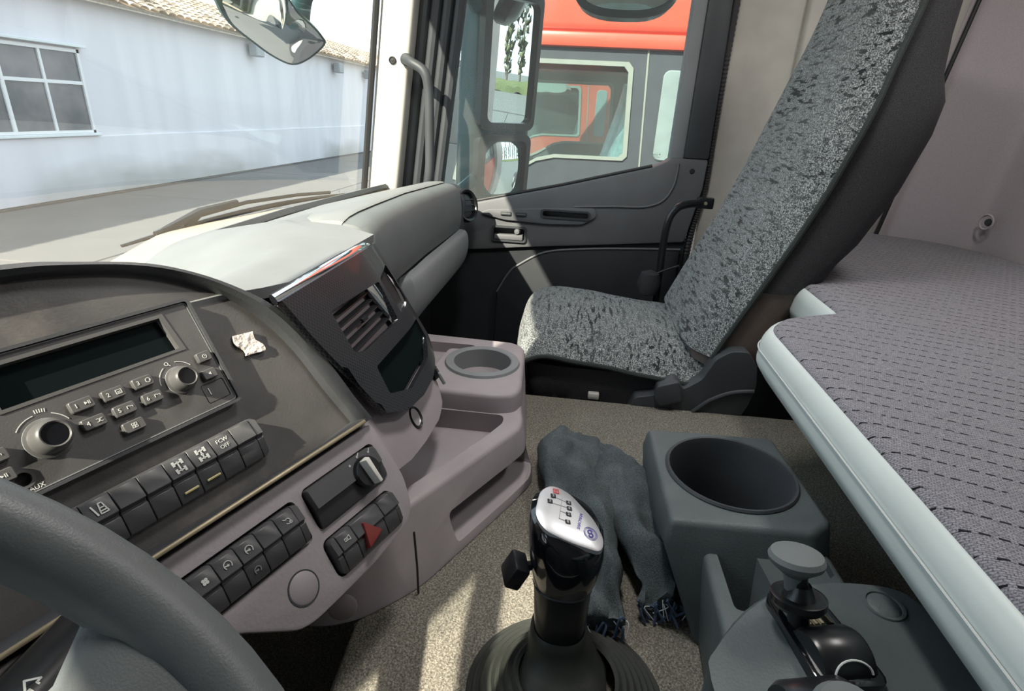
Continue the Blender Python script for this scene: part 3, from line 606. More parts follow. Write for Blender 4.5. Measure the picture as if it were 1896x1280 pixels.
# passenger side of the dashboard
prof_u = [(.64,-.250),(.55,-.215),(.45,-.183),(.39,-.169),(.345,-.170),(.325,-.182),(.315,-.205),(.311,-.24),(.312,-.27),(.318,-.298)]
prof_l = [(.316,-.302),(.298,-.306),(.290,-.325),(.290,-.36),(.300,-.395),(.325,-.430),(.37,-.46),(.46,-.48)]
def pdash(prof, xs, mods):
    P = smooth_path([(0,a,b) for a,b in prof], 4); R = []
    for x, (dy_, dzz, sc) in zip(xs, mods):
        R.append([(x, .45+(p.y-.45)*sc+dy_, -.25+(p.z+.25)*sc+dzz) for p in P])
    return R
xs = [.858,.868,.885,.92,1.0,1.2,1.4,1.55,1.625]; md = [(0,-.012,.86),(0,-.004,.94),(0,-.001,.98),(0,0,1),(0,0,1),(.004,-.004,1),(.008,-.014,1),(.012,-.022,1),(.014,-.026,1)]
obj('glovebox_top', loft([[(.858,.62,-.30)]*len(pdash(prof_u,[.858],[md[0]])[0])]+pdash(prof_u, xs, md), closed=False), 'dash_grey', dash)
xs2 = [1.015,1.022,1.045,1.10,1.2,1.4,1.55,1.622]; md2 = [(.02,-.065,.62),(.008,-.035,.80),(.002,-.012,.93),(0,-.003,.99),(.004,-.004,1),(.008,-.012,1),(.012,-.018,1),(.014,-.020,1)]
obj('glovebox_pad', loft(pdash(prof_l, xs2, md2), closed=False), 'pad_grey', dash)
lid = [(.635,-.236),(.60,-.222),(.55,-.203),(.50,-.190),(.45,-.1770),(.41,-.1668),(.375,-.1640),(.362,-.1655)]
obj('glovebox_lid', loft(pdash(lid, xs, md), closed=False), 'dash_top', dash)
obj('glovebox_body', bevel(prism([(.60,-.255),(.36,-.21),(.328,-.26),(.332,-.33),(.37,-.40),(.62,-.46)], .82, 1.63, 'x'), .012, 2), 'dark_trim', dash)
obj('end_cap', bevel(prism(rpoly([(.60,-.27),(.42,-.205),(.355,-.20),(.322,-.235),(.322,-.31),(.335,-.40),(.40,-.47),(.62,-.50)], .02), 1.628, 1.70, 'x'), .012, 3), 'dark_trim', dash)
VM = frame_to((1.675,.325,-.262), (-.42,-.86,.22))
sv = obj('side_vent', T(J(lathe([(.030,-.03),(.047,-.012),(.050,.006),(.046,.014),(.040,.012),(.037,.004),(.034,0)], 32, cap=False)), VM), 'satin_black', dash)
obj('vent_disc', T(J(lathe([(.0,.008),(.02,.008),(.034,.003),(.035,-.004)], 32), *[box(-.030,.030,y-.0012,y+.0012,.004,.010) for y in (-.016,0,.016)]), VM), 'dark_trim', sv)
# centre stack body
def lerp_tab(tab, x):
    for (a,b),(c,d) in zip(tab[:-1], tab[1:]):
        if x <= c: return b+(d-b)*(x-a)/(c-a)
    return tab[-1][1]
def bend(x): return -.016*max(0,(x-.70)/.11)**2
SB = [(.44,-.20),(.50,-.222),(.531,-.236),(.58,-.250),(.636,-.258),(.70,-.262),(.745,-.256),(.775,-.236),(.795,-.205),(.812,-.16)]
CB = [(.44,-.12),(.52,-.135),(.553,-.170),(.60,-.194),(.66,-.204),(.712,-.203),(.76,-.193),(.79,-.178),(.812,-.165)]
stk = grid(30, 14, lambda s,t: (lambda x: (x, -.002+(lerp_tab(SB,x)+.002)*t, bend(x)-.006-.012*max(0,t-.75)*4*max(0,t-.75)))(.520+.296*s), .10)
obj('centre_stack', T(stk, SF), 'tray_lilac', dash)

# ---- vent panel with carbon-look film
vent = thing('vent_panel', 'carbon-look centre vent panel with chrome trim along its top', 'vent panel', mw=SF)
XL = [(-.21,.565),(-.17,.553),(-.10,.530),(-.05,.514),(0,.503)]
pan = grid(36, 14, lambda s,t: (lambda x: (lambda sv: (max(x, lerp_tab(XL,sv)), sv, bend(x)+.004))(lerp_tab(CB,x)*t))(.503+.310*s), -.008)
VL = rpoly([(.571,-.038),(.722,-.046),(.713,-.104),(.590,-.100),(.567,-.092)], .004); VR = rpoly([(.731,-.044),(.799,-.034),(.806,-.06),(.803,-.098),(.737,-.103)], .006)
DS = rpoly([(.592,-.124),(.790,-.128),(.786,-.160),(.735,-.178),(.640,-.182),(.585,-.160)], .004)
pan = cut(pan, *[prism(q, -.03, .03) for q in (VL,VR,DS)])
obj('panel', pan, 'carbon', vent, local=True)
obj('vent_well', J(box(.560,.800,-.112,-.026,-.010,-.008), box(.58,.795,-.185,-.120,-.009,-.0075)), 'rubber', vent, local=True)
for k in range(5):
    s0 = -.048-k*.0115
    obj('louvre', T(box(.571+.002*k,.722-.0015*k,-.0042,.0042,-.0011,.0011,.0006,1), Matrix.Translation((0,s0,.0)) @ Matrix.Rotation(math.radians(-52),4,'X')), 'satin_black', vent, local=True)
    obj('louvre', T(box(.738,.803,-.0042,.0042,-.0011,.0011,.0006,1), Matrix.Translation((0,-.050-k*.0115,-.002)) @ Matrix.Rotation(math.radians(-30),4,'X') @ Matrix.Rotation(.12,4,'Y')), 'chrome' if k == 9 else 'satin_black', vent, local=True)
obj('louvre_tab', bevel(box(.636,.652,-.076,-.070,.000,.006), .001, 1), 'satin_black', vent, local=True)
pth = [(x,.004,bend(x)+.006) for x in [.500+.30*i/14 for i in range(15)]]
obj('chrome_strip', J(tube(pth, .0065, 10, flat=.5, up=(0,0,1)), tube(smooth_path([(.80,.004,bend(.80)+.006),(.808,-.002,bend(.808)+.005),(.812,-.03,bend(.812)+.004),(.812,-.09,bend(.812)+.003),(.808,-.165,bend(.808)+.003)], 5), .0045, 8)), 'chrome', vent, local=True)
so = [(.683,-.023),(.708,-.0215),(.734,-.019),(.766,-.015),(.797,-.0095),(.8085,-.034),(.8105,-.070),(.797,-.112),(.759,-.117),(.737,-.115),(.715,-.112),(.700,-.075)]
si = [(.727,-.047),(.735,-.045),(.747,-.043),(.772,-.0395),(.797,-.036),(.803,-.045),(.804,-.070),(.797,-.094),(.765,-.101),(.750,-.100),(.7394,-.099),(.733,-.075)]
sm_ = [((a+c)/2,(b+d)/2) for (a,b),(c,d) in zip(so,si)]
obj('vent_surround', warp(loft([[(a,b,.001) for a,b in so],[(a,b,.006) for a,b in so],[(a,b,.0095) for a,b in sm_],[(a,b,.006) for a,b in si],[(a,b,-.004) for a,b in si]], cap=False), lambda x,y,z: (x,y,z+bend(x))), 'chrome', vent, local=True)
obj('display', prism(DS, -.004, -.002), 'display', vent, local=True)
obj('lower_trim', tube(smooth_path([(.70,-.190,bend(.70)+.005),(.745,-.180,bend(.745)+.005),(.785,-.160,bend(.785)+.005),(.797,-.132,bend(.797)+.005)], 5), .0035, 8), 'chrome', vent, local=True)

sock = thing('power_socket', 'round chrome-rimmed power socket in the centre stack', 'socket', mw=SF @ Matrix.Translation((.640,-.222,-.010)))
obj('rim', lathe([(.0165,-.004),(.0165,.003),(.0145,.006),(.0125,.004),(.0115,-.002)], 28, cap=False), 'satin_black', sock, local=True)
obj('ring', lathe([(.0120,.002),(.0118,.0035),(.0105,.002),(.0100,-.004)], 28, cap=False), 'silver', sock, local=True)
obj('well', lathe([(.0105,.001),(.0100,-.003),(.0,-.003)], 24), 'rubber', sock, local=True)
lk = thing('key_switch', 'black rotary switch with a small tab beside the cup tray', 'switch', mw=SF @ Matrix.Translation((.772,-.205,-.010)) @ Matrix.Rotation(.5,4,'Y'))
obj('disc', lathe([(.0,.005),(.010,.005),(.019,.003),(.021,-.004)], 28), 'satin_black', lk, local=True)
obj('ridges', J(*[box(-.012,.012,y-.001,y+.001,.004,.0065) for y in (-.008,-.004,0,.004,.008)]), 'key_black', lk, local=True)
obj('tab', bevel(box(-.003,.004,-.034,-.014,.002,.007), .001, 1), 'pad_grey', lk, local=True)

# ---- radio
rad = thing('car_radio', 'black car radio with long display, two knobs and number keys', 'radio', mw=FR)
body = bevel(prism(rrect(-.178,.0,-.100,.0,.004), -.012, .0015), .001, 1)
body = cut(body, loft([[(-.156,-.041,.003),(-.0205,-.041,.003),(-.0245,-.006,.003),(-.156,-.006,.003)], [(-.153,-.0375,-.005),(-.026,-.0375,-.005),(-.029,-.0095,-.005),(-.153,-.0095,-.005)]]), prism(circ(-.163,-.0877,.0052), -.006, .01), prism(rrect(-.026,-.004,-.094,-.076,.002), .0006, .01))
obj('body', body, 'radio_black', rad, local=True)
obj('display', box(-.153,-.027,-.0375,-.0095,-.0048,-.0042), 'display', rad, local=True)
obj('display_bezel', ring2d([(-.156,-.0412),(-.0205,-.0412),(-.0245,-.0055),(-.156,-.0055)], [(-.1535,-.0385),(-.0255,-.0385),(-.0285,-.0085),(-.1535,-.0085)], -.002, .0022), 'key_black', rad, local=True)
obj('frame', ring2d(rrect(-.1795,.0022,-.1022,.0022,.005), rrect(-.1772,-.0005,-.0995,-.0005,.003), -.006, .0042), 'hood_black', rad, local=True)
obj('rim_line', ring2d(rrect(-.1768,-.0010,-.0990,-.0010,.003), rrect(-.1760,-.0018,-.0982,-.0018,.003), .0010, .0020), 'pad_grey', rad, local=True)
def icon(kind, s=.003):
    w = s*.22
    if kind == 'play': return J(prism([(-s,-s*.6),(-s,s*.6),(0,0)],0,.0003), strip([(s*.3,-s*.6),(s*.3,s*.6)],w), strip([(s*.8,-s*.6),(s*.8,s*.6)],w))
    if kind == 'box': return J(strip([(-s,-s*.8),(s,-s*.8),(s,s*.8),(-s,s*.8),(-s,-s*.8)],w), strip([(-s*.5,.1*s),(s*.5,.1*s)],w), strip([(-s*.5,-.35*s),(s*.5,-.35*s)],w))
    if kind == 'loop': return J(strip(arc(0,0,s*.9,20,330),w), prism([(s*.5,-s*.3),(s*1.2,-s*.2),(s*.8,s*.3)],0,.0003))
    if kind == 'shuffle': return J(strip([(-s,-s*.6),(-s*.4,-s*.6),(s*.4,s*.6),(s,s*.6)],w), strip([(-s,s*.6),(-s*.4,s*.6),(s*.4,-s*.6),(s,-s*.6)],w))
    if kind == 'folder': return strip([(-s,-s*.5),(-s,s*.6),(-s*.3,s*.6),(0,s*.3),(s,s*.3),(s,-s*.2)],w)
    if kind == 'grid': return J(*[strip([(a-s*.4,b-s*.4),(a+s*.4,b-s*.4),(a+s*.4,b+s*.4),(a-s*.4,b+s*.4),(a-s*.4,b-s*.4)],w*.8) for a in (-s*.55,s*.55) for b in (-s*.55,s*.55)])
    if kind == 'clock': return J(strip(arc(0,0,s*.9,0,360,14),w), strip([(0,s*.4),(0,0),(s*.35,0)],w*.8))
    if kind == 'mute': return J(prism([(-s*.7,-s*.3),(-s*.7,s*.3),(-s*.2,s*.3),(s*.4,s*.8),(s*.4,-s*.8),(-s*.2,-s*.3)],0,.0003))
    if kind == 'power': return J(strip(arc(0,0,s*.8,125,415),w), strip([(0,s*.2),(0,s*1.1)],w))
    if kind == 'search': return J(strip(arc(-s*.2,s*.1,s*.6,0,360,12),w), strip([(s*.2,-s*.3),(s*.8,-s*.9)],w*1.2))
    if kind == 'lane': return J(strip([(-s*1.1,s),(-s*.7,-s)],w*1.3), strip([(s*.1,s),(s*.7,s),(s*1.1,-s),(-s*.2,-s),(s*.1,s)],w), strip([(s*.1,.1*s),(s*.9,.1*s)],w), strip([(-s*.2,-s*.5),(s,-s*.5)],w))
    if kind == 'axle': return J(strip([(0,s),(0,-s)],w*1.2), strip([(-s*.7,s*.8),(s*.7,s*.8)],w*1.2), strip([(-s*.7,-s*.8),(s*.7,-s*.8)],w*1.2), *[strip([(a,b-s*.35),(a,b+s*.35)],w*2.2) for a in (-s*.8,s*.8) for b in (-s*.8,s*.8)])
    if kind == 'axle2': return J(strip([(0,s),(0,-s)],w*1.2), strip([(-s*.7,s*.8),(s*.7,s*.8)],w*1.2), strip([(-s*.5,-s*.8),(s*.5,-s*.8)],w*1.2), *[strip([(a,b-s*.35),(a,b+s*.35)],w*2.2) for a in (-s*.8,s*.8) for b in (-s*.8,s*.8)], prism(circ(0,0,s*.3,10),0,.0003))
    if kind == 'fan': return J(*[prism([(s*.5*math.cos(a)+s*.42*math.cos(b), s*.5*math.sin(a)+s*.42*math.sin(b)) for b in [2*math.pi*q/10 for q in range(10)]],0,.0003) for a in (.8,2.37,3.94,5.5)])
    if kind == 'cruise': return J(strip(arc(0,0,s*.9,-40,220,12),w), strip([(0,-s*.2),(-s*.9,s*.1)],w*1.2), prism(circ(0,-s*.1,s*.28,8),0,.0003))
    if kind == 'drop': return J(strip(arc(s*.2,-s*.1,s*.7,-150,130,12)+[(-s*.9,s*.8)],w), strip(arc(s*.8,-s*.6,s*.35,0,360,8),w))
    if kind == 'lamp': return J(strip([(-s,-s*.4),(-s,s*.4),(s*.2,s*.4),(s,s*.7),(s,-s*.7),(s*.2,-s*.4),(-s,-s*.4)],w), strip([(-s*.5,0),(s*.2,0)],w))
    if kind == 'arrow': return strip([(-s,0),(0,s),(s,0),(s*.45,0),(s*.45,-s),(-s*.45,-s),(-s*.45,0),(-s,0)],w)
def at(p, x, y, z, rot=0): return T(p, Matrix.Translation((x,y,z)) @ Matrix.Rotation(rot,4,'Z'))
for cx, cy, w, num, ic in ((-.1117,-.0544,.0165,'1','play'),(-.0895,-.0552,.0165,'2','box'),(-.0665,-.0548,.0158,'3','loop'),(-.1105,-.0700,.0165,'4','shuffle'),(-.0880,-.0697,.0165,'5','folder'),(-.0657,-.0693,.0158,'6','folder'),(-.0880,-.0843,.0165,'','grid'),
                            (-.0112,-.0530,.0130,'','clock'),(-.0142,-.0690,.0130,'','mute'),(-.1690,-.0665,.0120,'','folder'),(-.1715,-.0805,.0130,'','play')):
    b = obj('key', bevel(loft([[(cx+a,cy+c,.0) for a,c in rrect(-w/2,w/2,-.0047,.0047,.0015,3)],[(cx+a*.97,cy+c*.95,.0055) for a,c in rrect(-w/2,w/2,-.0047,.0047,.0015,3)]]), .0006, 1), 'key_black', rad, local=True)
    marks = [at(icon(ic,.0020), cx+(.0035 if num else 0), cy, .0056)]
    if num: marks.append(text(num, .0048, .0003, 0, (cx-.0042,cy,.0058)))
    obj('key_print', J(*marks), 'ink', b)
for cx, cy, r, h, ic in ((-.139,-.0680,.0125,.017,'power'),(-.0378,-.0645,.0105,.0145,'box')):
    kb = obj('knob', at(lathe([(r*1.18,0),(r*1.18,.002),(r*1.02,.0028),(r,.004),(r*.92,h-.003),(r*.84,h-.0008),(r*.74,h),(r*.66,h-.0008)], 36, cap=False), cx, cy, .001), 'key_black', rad, local=True)
    obj('knob_rim', at(lathe([(r*1.19,.0005),(r*1.19,.0016),(r*1.08,.0022)], 36, cap=False), cx, cy, .001), 'pad_grey', kb)
    obj('knob_cap', at(lathe([(r*.68,h-.0012),(r*.4,h-.0022),(.0,h-.0025)], 30), cx, cy, .001), 'gloss_black', kb)
    obj('knob_print', at(icon(ic,.0022), cx, cy, .001+h-.0018), 'ink', kb)
pr = [strip(arc(-.139,-.068,.0185,95,140),.0006), strip(arc(-.139,-.068,.0185,25,60),.0006), strip(arc(-.0378,-.0645,.0165,120,175),.0006), strip(arc(-.0378,-.0645,.0165,35,80),.0006), at(icon('search',.0024),-.0415,-.0478,0),
      *[strip([(-.139+.0195*math.cos(math.radians(a)),-.068+.0195*math.sin(math.radians(a))),(-.139+.0220*math.cos(math.radians(a)),-.068+.0220*math.sin(math.radians(a)))],.0005) for a in (72,76,80,84,88)], text('AUX', .0045, .0003, 0, (-.1585,-.0962,0)), strip([(-.0205,-.0805),(-.0205,-.0865)],.0007)]
obj('face_print', at(J(*pr),0,0,.0016), 'ink', rad, local=True)
obj('jack_ring', ring2d(circ(-.163,-.0877,.0068,28), circ(-.163,-.0877,.0048,28), -.002, .0022), 'key_black', rad, local=True)
obj('port_cover', bevel(prism(rrect(-.0255,-.0045,-.0935,-.0765,.002), -.001, .0012), .0004, 1), 'radio_black', rad, local=True)
# ---- tape scrap
tp = warp(grid(10, 10, lambda s,t: (.026+.021*s+.004*(1-t)+.002*math.sin(7*t), -.066+.022*t-.002*s, -.0045), .003), lambda x,y,z: (x+.0005*noise.noise((x*300,y*300,1)), y+.0005*noise.noise((x*300,y*300,4)), z+.0007*noise.noise((x*350,y*350,0))))
obj('tape_scrap', T(tp, FR), 'tape', None, 'crumpled pale square of sticky tape beside the radio', 'tape')

# ---- rocker switch banks
RP = [(0,-.010),(0,.004),(-.0015,.0062),(-.017,.0088),(-.0188,.0052),(-.0202,.0042),(-.0218,.0054),(-.0375,.0022),(-.0392,.0008),(-.0392,-.010)]
def rocker(u0, u1, v0, sc=1.0): return bevel(prism([(v0+a*sc, b) for a,b in RP], u0+.0004, u1-.0004, 'x'), .0005, 1)
def endcap(u0, u1, v0, side, sc=1.0):
    R = []
    for f, g in ((0,1),(.45,.97),(.8,.86),(1,.62)):
        u = (u0+(u1-u0)*f) if side > 0 else (u1+(u0-u1)*f)
        R.append([(u, v0-.0196*sc+(a*sc+.0196*sc)*g, b*(.85 if f < .9 else .4)) for a,b in RP])
    return loft(R)
facet = lambda v0, dv: Matrix.Translation((0, v0+dv, .0062-.0022*(dv+.009)/.008*.6+.0017))
def bank(name, label, cat, v0, edges, caps, icons, sc=1.0, lower=()):
    t = thing(name, label, cat, mw=FR)
    for i, (a, b) in enumerate(zip(edges[:-1], edges[1:])):
        r = obj('rocker_switch', rocker(a, b, v0, sc), 'rocker', t, local=True)
        for half, ic, s in [q[1:] for q in icons if q[0] == i]:
            dv = -.0090 if half == 0 else -.0290
            zz = .0079 if half == 0 else .0044; tl = math.atan2(.0026,.0155)*(-1 if half == 0 else 1)
            base = text(*ic[1:]) if isinstance(ic, tuple) else icon(ic, s)
            obj('icon', T(base, Matrix.Translation(((a+b)/2, v0+dv*sc, zz)) @ Matrix.Rotation(tl,4,'X')), 'ink' if half == 0 else 'ink_dim', r)
        if i in lower: obj('warning_strip', T(bevel(box(-.0062,.0062,-.0009,.0009,0,.0012), .0003, 1), Matrix.Translation(((a+b)/2+.001, v0-.0310*sc, .0040)) @ Matrix.Rotation(.2,4,'X')), 'amber', r)
    for u0, u1, side in caps: obj('end_cap', endcap(u0, u1, v0, side, sc), 'rocker', t, local=True)
    return t
EA = [-.1465+.0202*k for k in range(8)]
bank('switch_bank', 'upper row of seven black rocker switches under the radio', 'switches', -.1205, EA, [(EA[-1]+.0004,EA[-1]+.0085,1),(EA[0]-.0085,EA[0]-.0004,-1)],
     [(0,0,'lane',.0040),(3,0,'axle',.0042),(4,0,'axle2',.0042),(5,0,('t','FCW',.0050,.0003,0,(0,.0028,0)),0),(5,0,('t','OFF',.0050,.0003,0,(0,-.0028,0)),0)], lower=(3,4))
EB = [-.2145+.0205*k for k in range(11)]
bank('switch_bank', 'lower row of black rocker switches in the grey console', 'switches', -.2112, EB, [(EB[-1]+.0004,EB[-1]+.0085,1),(EB[0]-.0085,EB[0]-.0004,-1)],
     [(5,0,'fan',.0034),(6,0,'cruise',.0038),(7,0,'cruise',.0038),(7,1,'cruise',.0034),(9,0,'drop',.0036)])
hz = bank('hazard_bank', 'short switch row with the red triangle hazard button', 'switches', -.2622, [.0150,.0352], [(.0070,.0146,-1),(.0962,.1030,1)], [(0,0,'lamp',.0034)])
obj('hazard_button', rocker(.0352,.0757,-.2622), 'rocker', hz, local=True); obj('rocker_switch', rocker(.0757,.0960,-.2622), 'rocker', hz, local=True)
tri = rpoly([(.0475,-.2660),(.0405,-.2965),(.0665,-.2890)], .003)
obj('hazard_triangle', bevel(loft([[(a,b,.002) for a,b in tri],[(a*.9+.0052,b*.9-.0283,.0105) for a,b in tri]]), .001, 2), 'red_lens', hz, local=True)
# ---- heater control
hv = thing('heater_control', 'black heater control block with a white pointer knob', 'heater control', mw=FR)
HP = [(0,-.010),(0,.003),(-.002,.0058),(-.021,.0085),(-.0225,.0045),(-.0235,.0040),(-.040,.0022),(-.0425,.0005),(-.0425,-.010)]
R = []
for u, g, nn in ((.0125,.96,.8),(.0135,1,1),(.095,1,1),(.103,.97,.95),(.1085,.88,.8),(.1115,.7,.4)): R.append([(u, -.2080-.0213+(a+.0213)*g, b*nn) for a,b in HP])
obj('block', loft(R), 'rocker', hv, local=True)
kn = obj('knob', at(lathe([(.0170,-.002),(.0170,.010),(.0155,.0125),(.0,.0125)], 36), .0830,-.2285,0), 'satin_black', hv, local=True)
obj('pointer', at(bevel(loft([[(-.0045,-.0150,.011),(.0045,-.0150,.011),(.0055,.0150,.011),(-.0055,.0150,.011)],[(-.0022,-.0155,.021),(.0022,-.0155,.021),(.0030,.0145,.021),(-.0030,.0145,.021)]]), .0012, 2), .0830,-.2285,0,.12), 'pointer_white', kn)
obj('scale_print', J(*[at(prism(circ(0,0,.0013,10),0,.0003), x, y, .0064) for x,y in ((.068,-.2130),(.081,-.2095),(.097,-.2120))], at(strip([(.0,.0),(.003,.003)],.0012),.0815,-.2095,.0064), at(strip([(0,0),(.002,.003)],.0012),.0975,-.2120,.0064)), 'ink', hv, local=True)

# ================================================================== CUP TRAY CONSOLE ON THE TUNNEL
tray = thing('cup_tray', 'lilac grey floor console with cup holder, tray and slot', 'console', (.75,.17,-.56))
b_o = [(.44,.33),(.44,.245),(.458,.205),(.513,.150),(.705,.050),(.760,.026),(.800,.030),(.845,.046),(1.02,.060),(1.05,.085),(1.06,.33)]
t_o = [(.475,.33),(.475,.250),(.492,.222),(.538,.178),(.715,.080),(.760,.054),(.790,.052),(.835,.060),(1.015,.070),(1.04,.092),(1.05,.33)]
b_s = rpoly(b_o, [0,.03,.03,.03,.03,.03,.03,.03,.04,.03,0]); t_s = rpoly(t_o, [0,.03,.03,.03,.03,.03,.03,.03,.04,.03,0])
ZR = -.458
low_b = bevel(loft([[(a,b,-.562) for a,b in b_s],[(a*.45+c*.55,b*.45+d*.55,-.52) for (a,b),(c,d) in zip(b_s,t_s)],[(a,b,ZR) for a,b in t_s]]), .007, 3, 40)
tray_cut = prism(rpoly([(.535,.40),(.545,.205),(.722,.105),(.772,.082),(.795,.085),(.795,.40)], .02), -.493, -.40)
dx, dy = .24, -.124; L_ = math.hypot(dx,dy); ex, ey = dx/L_, dy/L_
def slot_pt(s, d): return (.575+ex*s+(-ey)*-d*-1, .158+ey*s+ex*d)
slot_poly = [(.575+ex*.005, .158+ey*.005-.06), (.575+ex*.235, .158+ey*.235-.06), (.80+.02,.115), (.64,.215)]
slot_cut = bevel(prism(slot_poly, -.547, -.503), .006, 2)
low_b = cut(low_b, tray_cut, slot_cut)
obj('lower_body', low_b, 'tray_lilac', tray)
tw = [(.800,.33),(.795,.10),(.805,.066),(.835,.058),(1.012,.068),(1.038,.092),(1.048,.33)]; tw_s = rpoly(tw, [0,.01,.02,.02,.03,.03,0])
tower = bevel(loft([[(a,b,ZR-.03) for a,b in tw_s],[(a+.004 if a<.9 else a-.003,b+.003,-.425) for a,b in tw_s]]), .008, 3, 40)
tower = cut(tower, prism(circ(.922,.142,.0535,36), -.485, -.40), prism(rpoly([(1.00,.40),(1.00,.17),(.975,.158),(.975,.215),(.865,.225),(.862,.40)], .012), -.446, -.40))
obj('cup_tower', tower, 'tray_lilac', tray)
rg = obj('cup_ring', T(loft([[(r*math.cos(a),r*math.sin(a),h) for a in [2*math.pi*k/40 for k in range(40)]] for r,h in ((.0525,-.055),(.0525,.004),(.0550,.0055),(.067,.0045),(.069,.0))], cap=False), Matrix.Translation((.922,.142,-.425))), 'pad_grey', tray)
obj('cup_floor', T(lathe([(.0530,0),(.0,0)], 36), Matrix.Translation((.922,.142,-.480))), 'tray_lilac', tray)
obj('seam', tube([(.522,.158,-.475),(.512,.152,-.52),(.508,.150,-.558)], .0014, 6), 'rubber', tray)
obj('screw_cover', T(lathe([(.0,.0015),(.014,.0015),(.0165,0)], 28), frame_to((.449,.222,-.53), (-1,-.35,.25))), 'tray_lilac', tray)
obj('slot_liner', prism([(.60,.175),(.80,.075),(.82,.12),(.64,.215)], -.5475, -.546), 'dark_trim', tray)

# ================================================================== REAR CONSOLE
rc = thing('rear_console', 'dark grey floor console with a deep round bin and brake levers', 'console', (.55,-.24,-.56))
cup_o = [(.735,-.138),(.742,-.318),(.560,-.330),(.535,-.300),(.530,-.142)]
cb = bevel(loft([[(.765,-.150,-.56),(.765,-.330,-.56),(.50,-.345,-.56),(.485,-.300,-.56),(.485,-.185,-.56)],[(a-.008 if a<.6 else a+.008,b+(.004 if b>-.2 else -.004),-.45) for a,b in cup_o],[(a,b,-.420) for a,b in cup_o]]), .007, 3)
cb = cut(cb, T(lathe([(.0775,.02),(.0775,-.004),(.072,-.125)], 44), Matrix.Translation((.640,-.234,-.420))))
obj('bin_block', cb, 'console', rc)
obj('bin_lining', T(loft([[(r*math.cos(a),r*math.sin(a),h) for a in [2*math.pi*k/44 for k in range(44)]] for r,h in ((.0835,.0008),(.0815,.0035),(.0785,.003),(.0765,-.004),(.0705,-.115),(.0,-.115))], cap=False), Matrix.Translation((.640,-.234,-.4195))), 'dark_trim', rc)
sb = bevel(loft([[(.56,-.192,-.56),(.56,-.345,-.56),(.36,-.345,-.56),(.36,-.180,-.56)],[(.545,-.183,-.455),(.548,-.330,-.455),(.40,-.335,-.450),(.40,-.178,-.450)]]), .008, 3)
sb = cut(sb, bevel(loft([[(.532,-.197,-.44),(.532,-.243,-.44),(.44,-.250,-.44),(.440,-.197,-.44)],[(.522,-.201,-.52),(.522,-.238,-.52),(.45,-.24,-.52),(.45,-.201,-.52)]]), .006, 2), bevel(box(.505,.535,-.322,-.262,-.47,-.43), .006, 1))
obj('slot_block', sb, 'console', rc)
br_t = [(.20,-.150),(.320,-.140),(.350,-.150),(.395,-.188),(.425,-.228),(.440,-.268),(.446,-.310),(.440,-.345),(.40,-.358),(.345,-.366),(.20,-.372)]
br_b = [(.20,-.150),(.330,-.150),(.372,-.155),(.425,-.185),(.452,-.22),(.466,-.268),(.470,-.312),(.462,-.358),(.41,-.376),(.345,-.384),(.20,-.390)]
rng_ = lambda pts, z: [(a,b,z) for a,b in sm2(pts,3)]
mixp = lambda f: [(a*(1-f)+c*f, b*(1-f)+d*f) for (a,b),(c,d) in zip(br_b,br_t)]
brake = loft([rng_(br_b,-.56), rng_(mixp(.25),-.49), rng_(mixp(.5),-.440), rng_(mixp(.78),-.412), rng_(br_t,-.403), rng_([(.20+(a-.20)*.9, -.25+(b+.25)*.85) for a,b in br_t],-.3995)])
obj('brake_housing', brake, 'console', rc)
obj('round_cap', T(J(lathe([(.0,.002),(.0125,.002),(.014,.001)], 28), lathe([(.0140,.000),(.0150,.0022),(.0175,.0022),(.0190,-.001)], 28, cap=False)), Matrix.Translation((.418,-.314,-.4000))), 'console', rc)
# ---- brake valve
bv = thing('brake_valve', 'black hand brake valve with a mushroom knob', 'brake valve', (.395,-.225,-.40))
BM = Matrix.Translation((.370,-.236,-.402)) @ Matrix.Rotation(math.radians(14),4,'Z')
bh = bevel(prism(rpoly([(-.052,-.030),(.048,-.026),(.048,.022),(-.048,.030)], .014), -.01, .012), .004, 2)
bh = cut(bh, bevel(prism(rrect(-.008,.040,-.019,.019,.010), -.004, .03), .001, 1))
obj('housing', T(bh, BM), 'gloss_black', bv)
obj('drum', T(T(lathe([(.0,-.022),(.024,-.022),(.026,-.018),(.026,.018),(.024,.022),(.0,.022)], 28), Matrix.Translation((-.020,0,.002)) @ Matrix.Rotation(math.pi/2,4,'X')), BM), 'satin_black', bv)
obj('gate', T(J(box(-.004,.038,-.017,.017,-.002,.000), *[tube([(.034,-.014+k*.006,.001),(.012,-.015+k*.006,.004)], .0022, 6) for k in range(4)]), BM), 'brass_dull', bv)
obj('arrow_print', T(J(*[tube([(-.020-.0266*math.cos(.50+.42*math.sin(math.pi*q/12)), .016*math.cos(math.pi*q/12), .002+.0266*math.sin(.50+.42*math.sin(math.pi*q/12))) for q in range(13)], .0009, 6) for a in (0,)]), BM), 'ink', bv)
lev = smooth_path([(.376,-.224,-.402),(.381,-.220,-.374),(.388,-.215,-.347)], 4)
obj('stem', tube(lev, [.010,.009,.009,.008,.008,.008,.008,.008,.008][:len(lev)], 12), 'satin_black', bv)
obj('lock_ring', T(loft([[(r*math.cos(a),r*math.sin(a),h) for a in [2*math.pi*k/32 for k in range(32)]] for r,h in ((.009,.010),(.014,-.004),(.020,-.009),(.0225,-.005),(.0222,.000),(.019,.001),(.012,-.001))], cap=False), frame_to((.383,-.219,-.366), (.25,.05,1))), 'satin_black', bv)
obj('knob', T(lathe([(.007,-.022),(.009,-.008),(.016,-.002),(.0215,.003),(.0225,.007),(.0205,.011),(.014,.0135),(.0,.0142)], 32), frame_to((.390,-.213,-.341), (.22,.05,1))), 'dash_grey', bv)
b2 = thing('trailer_valve', 'second rounded black valve at the lower edge of the console', 'brake valve', (.31,-.215,-.40))
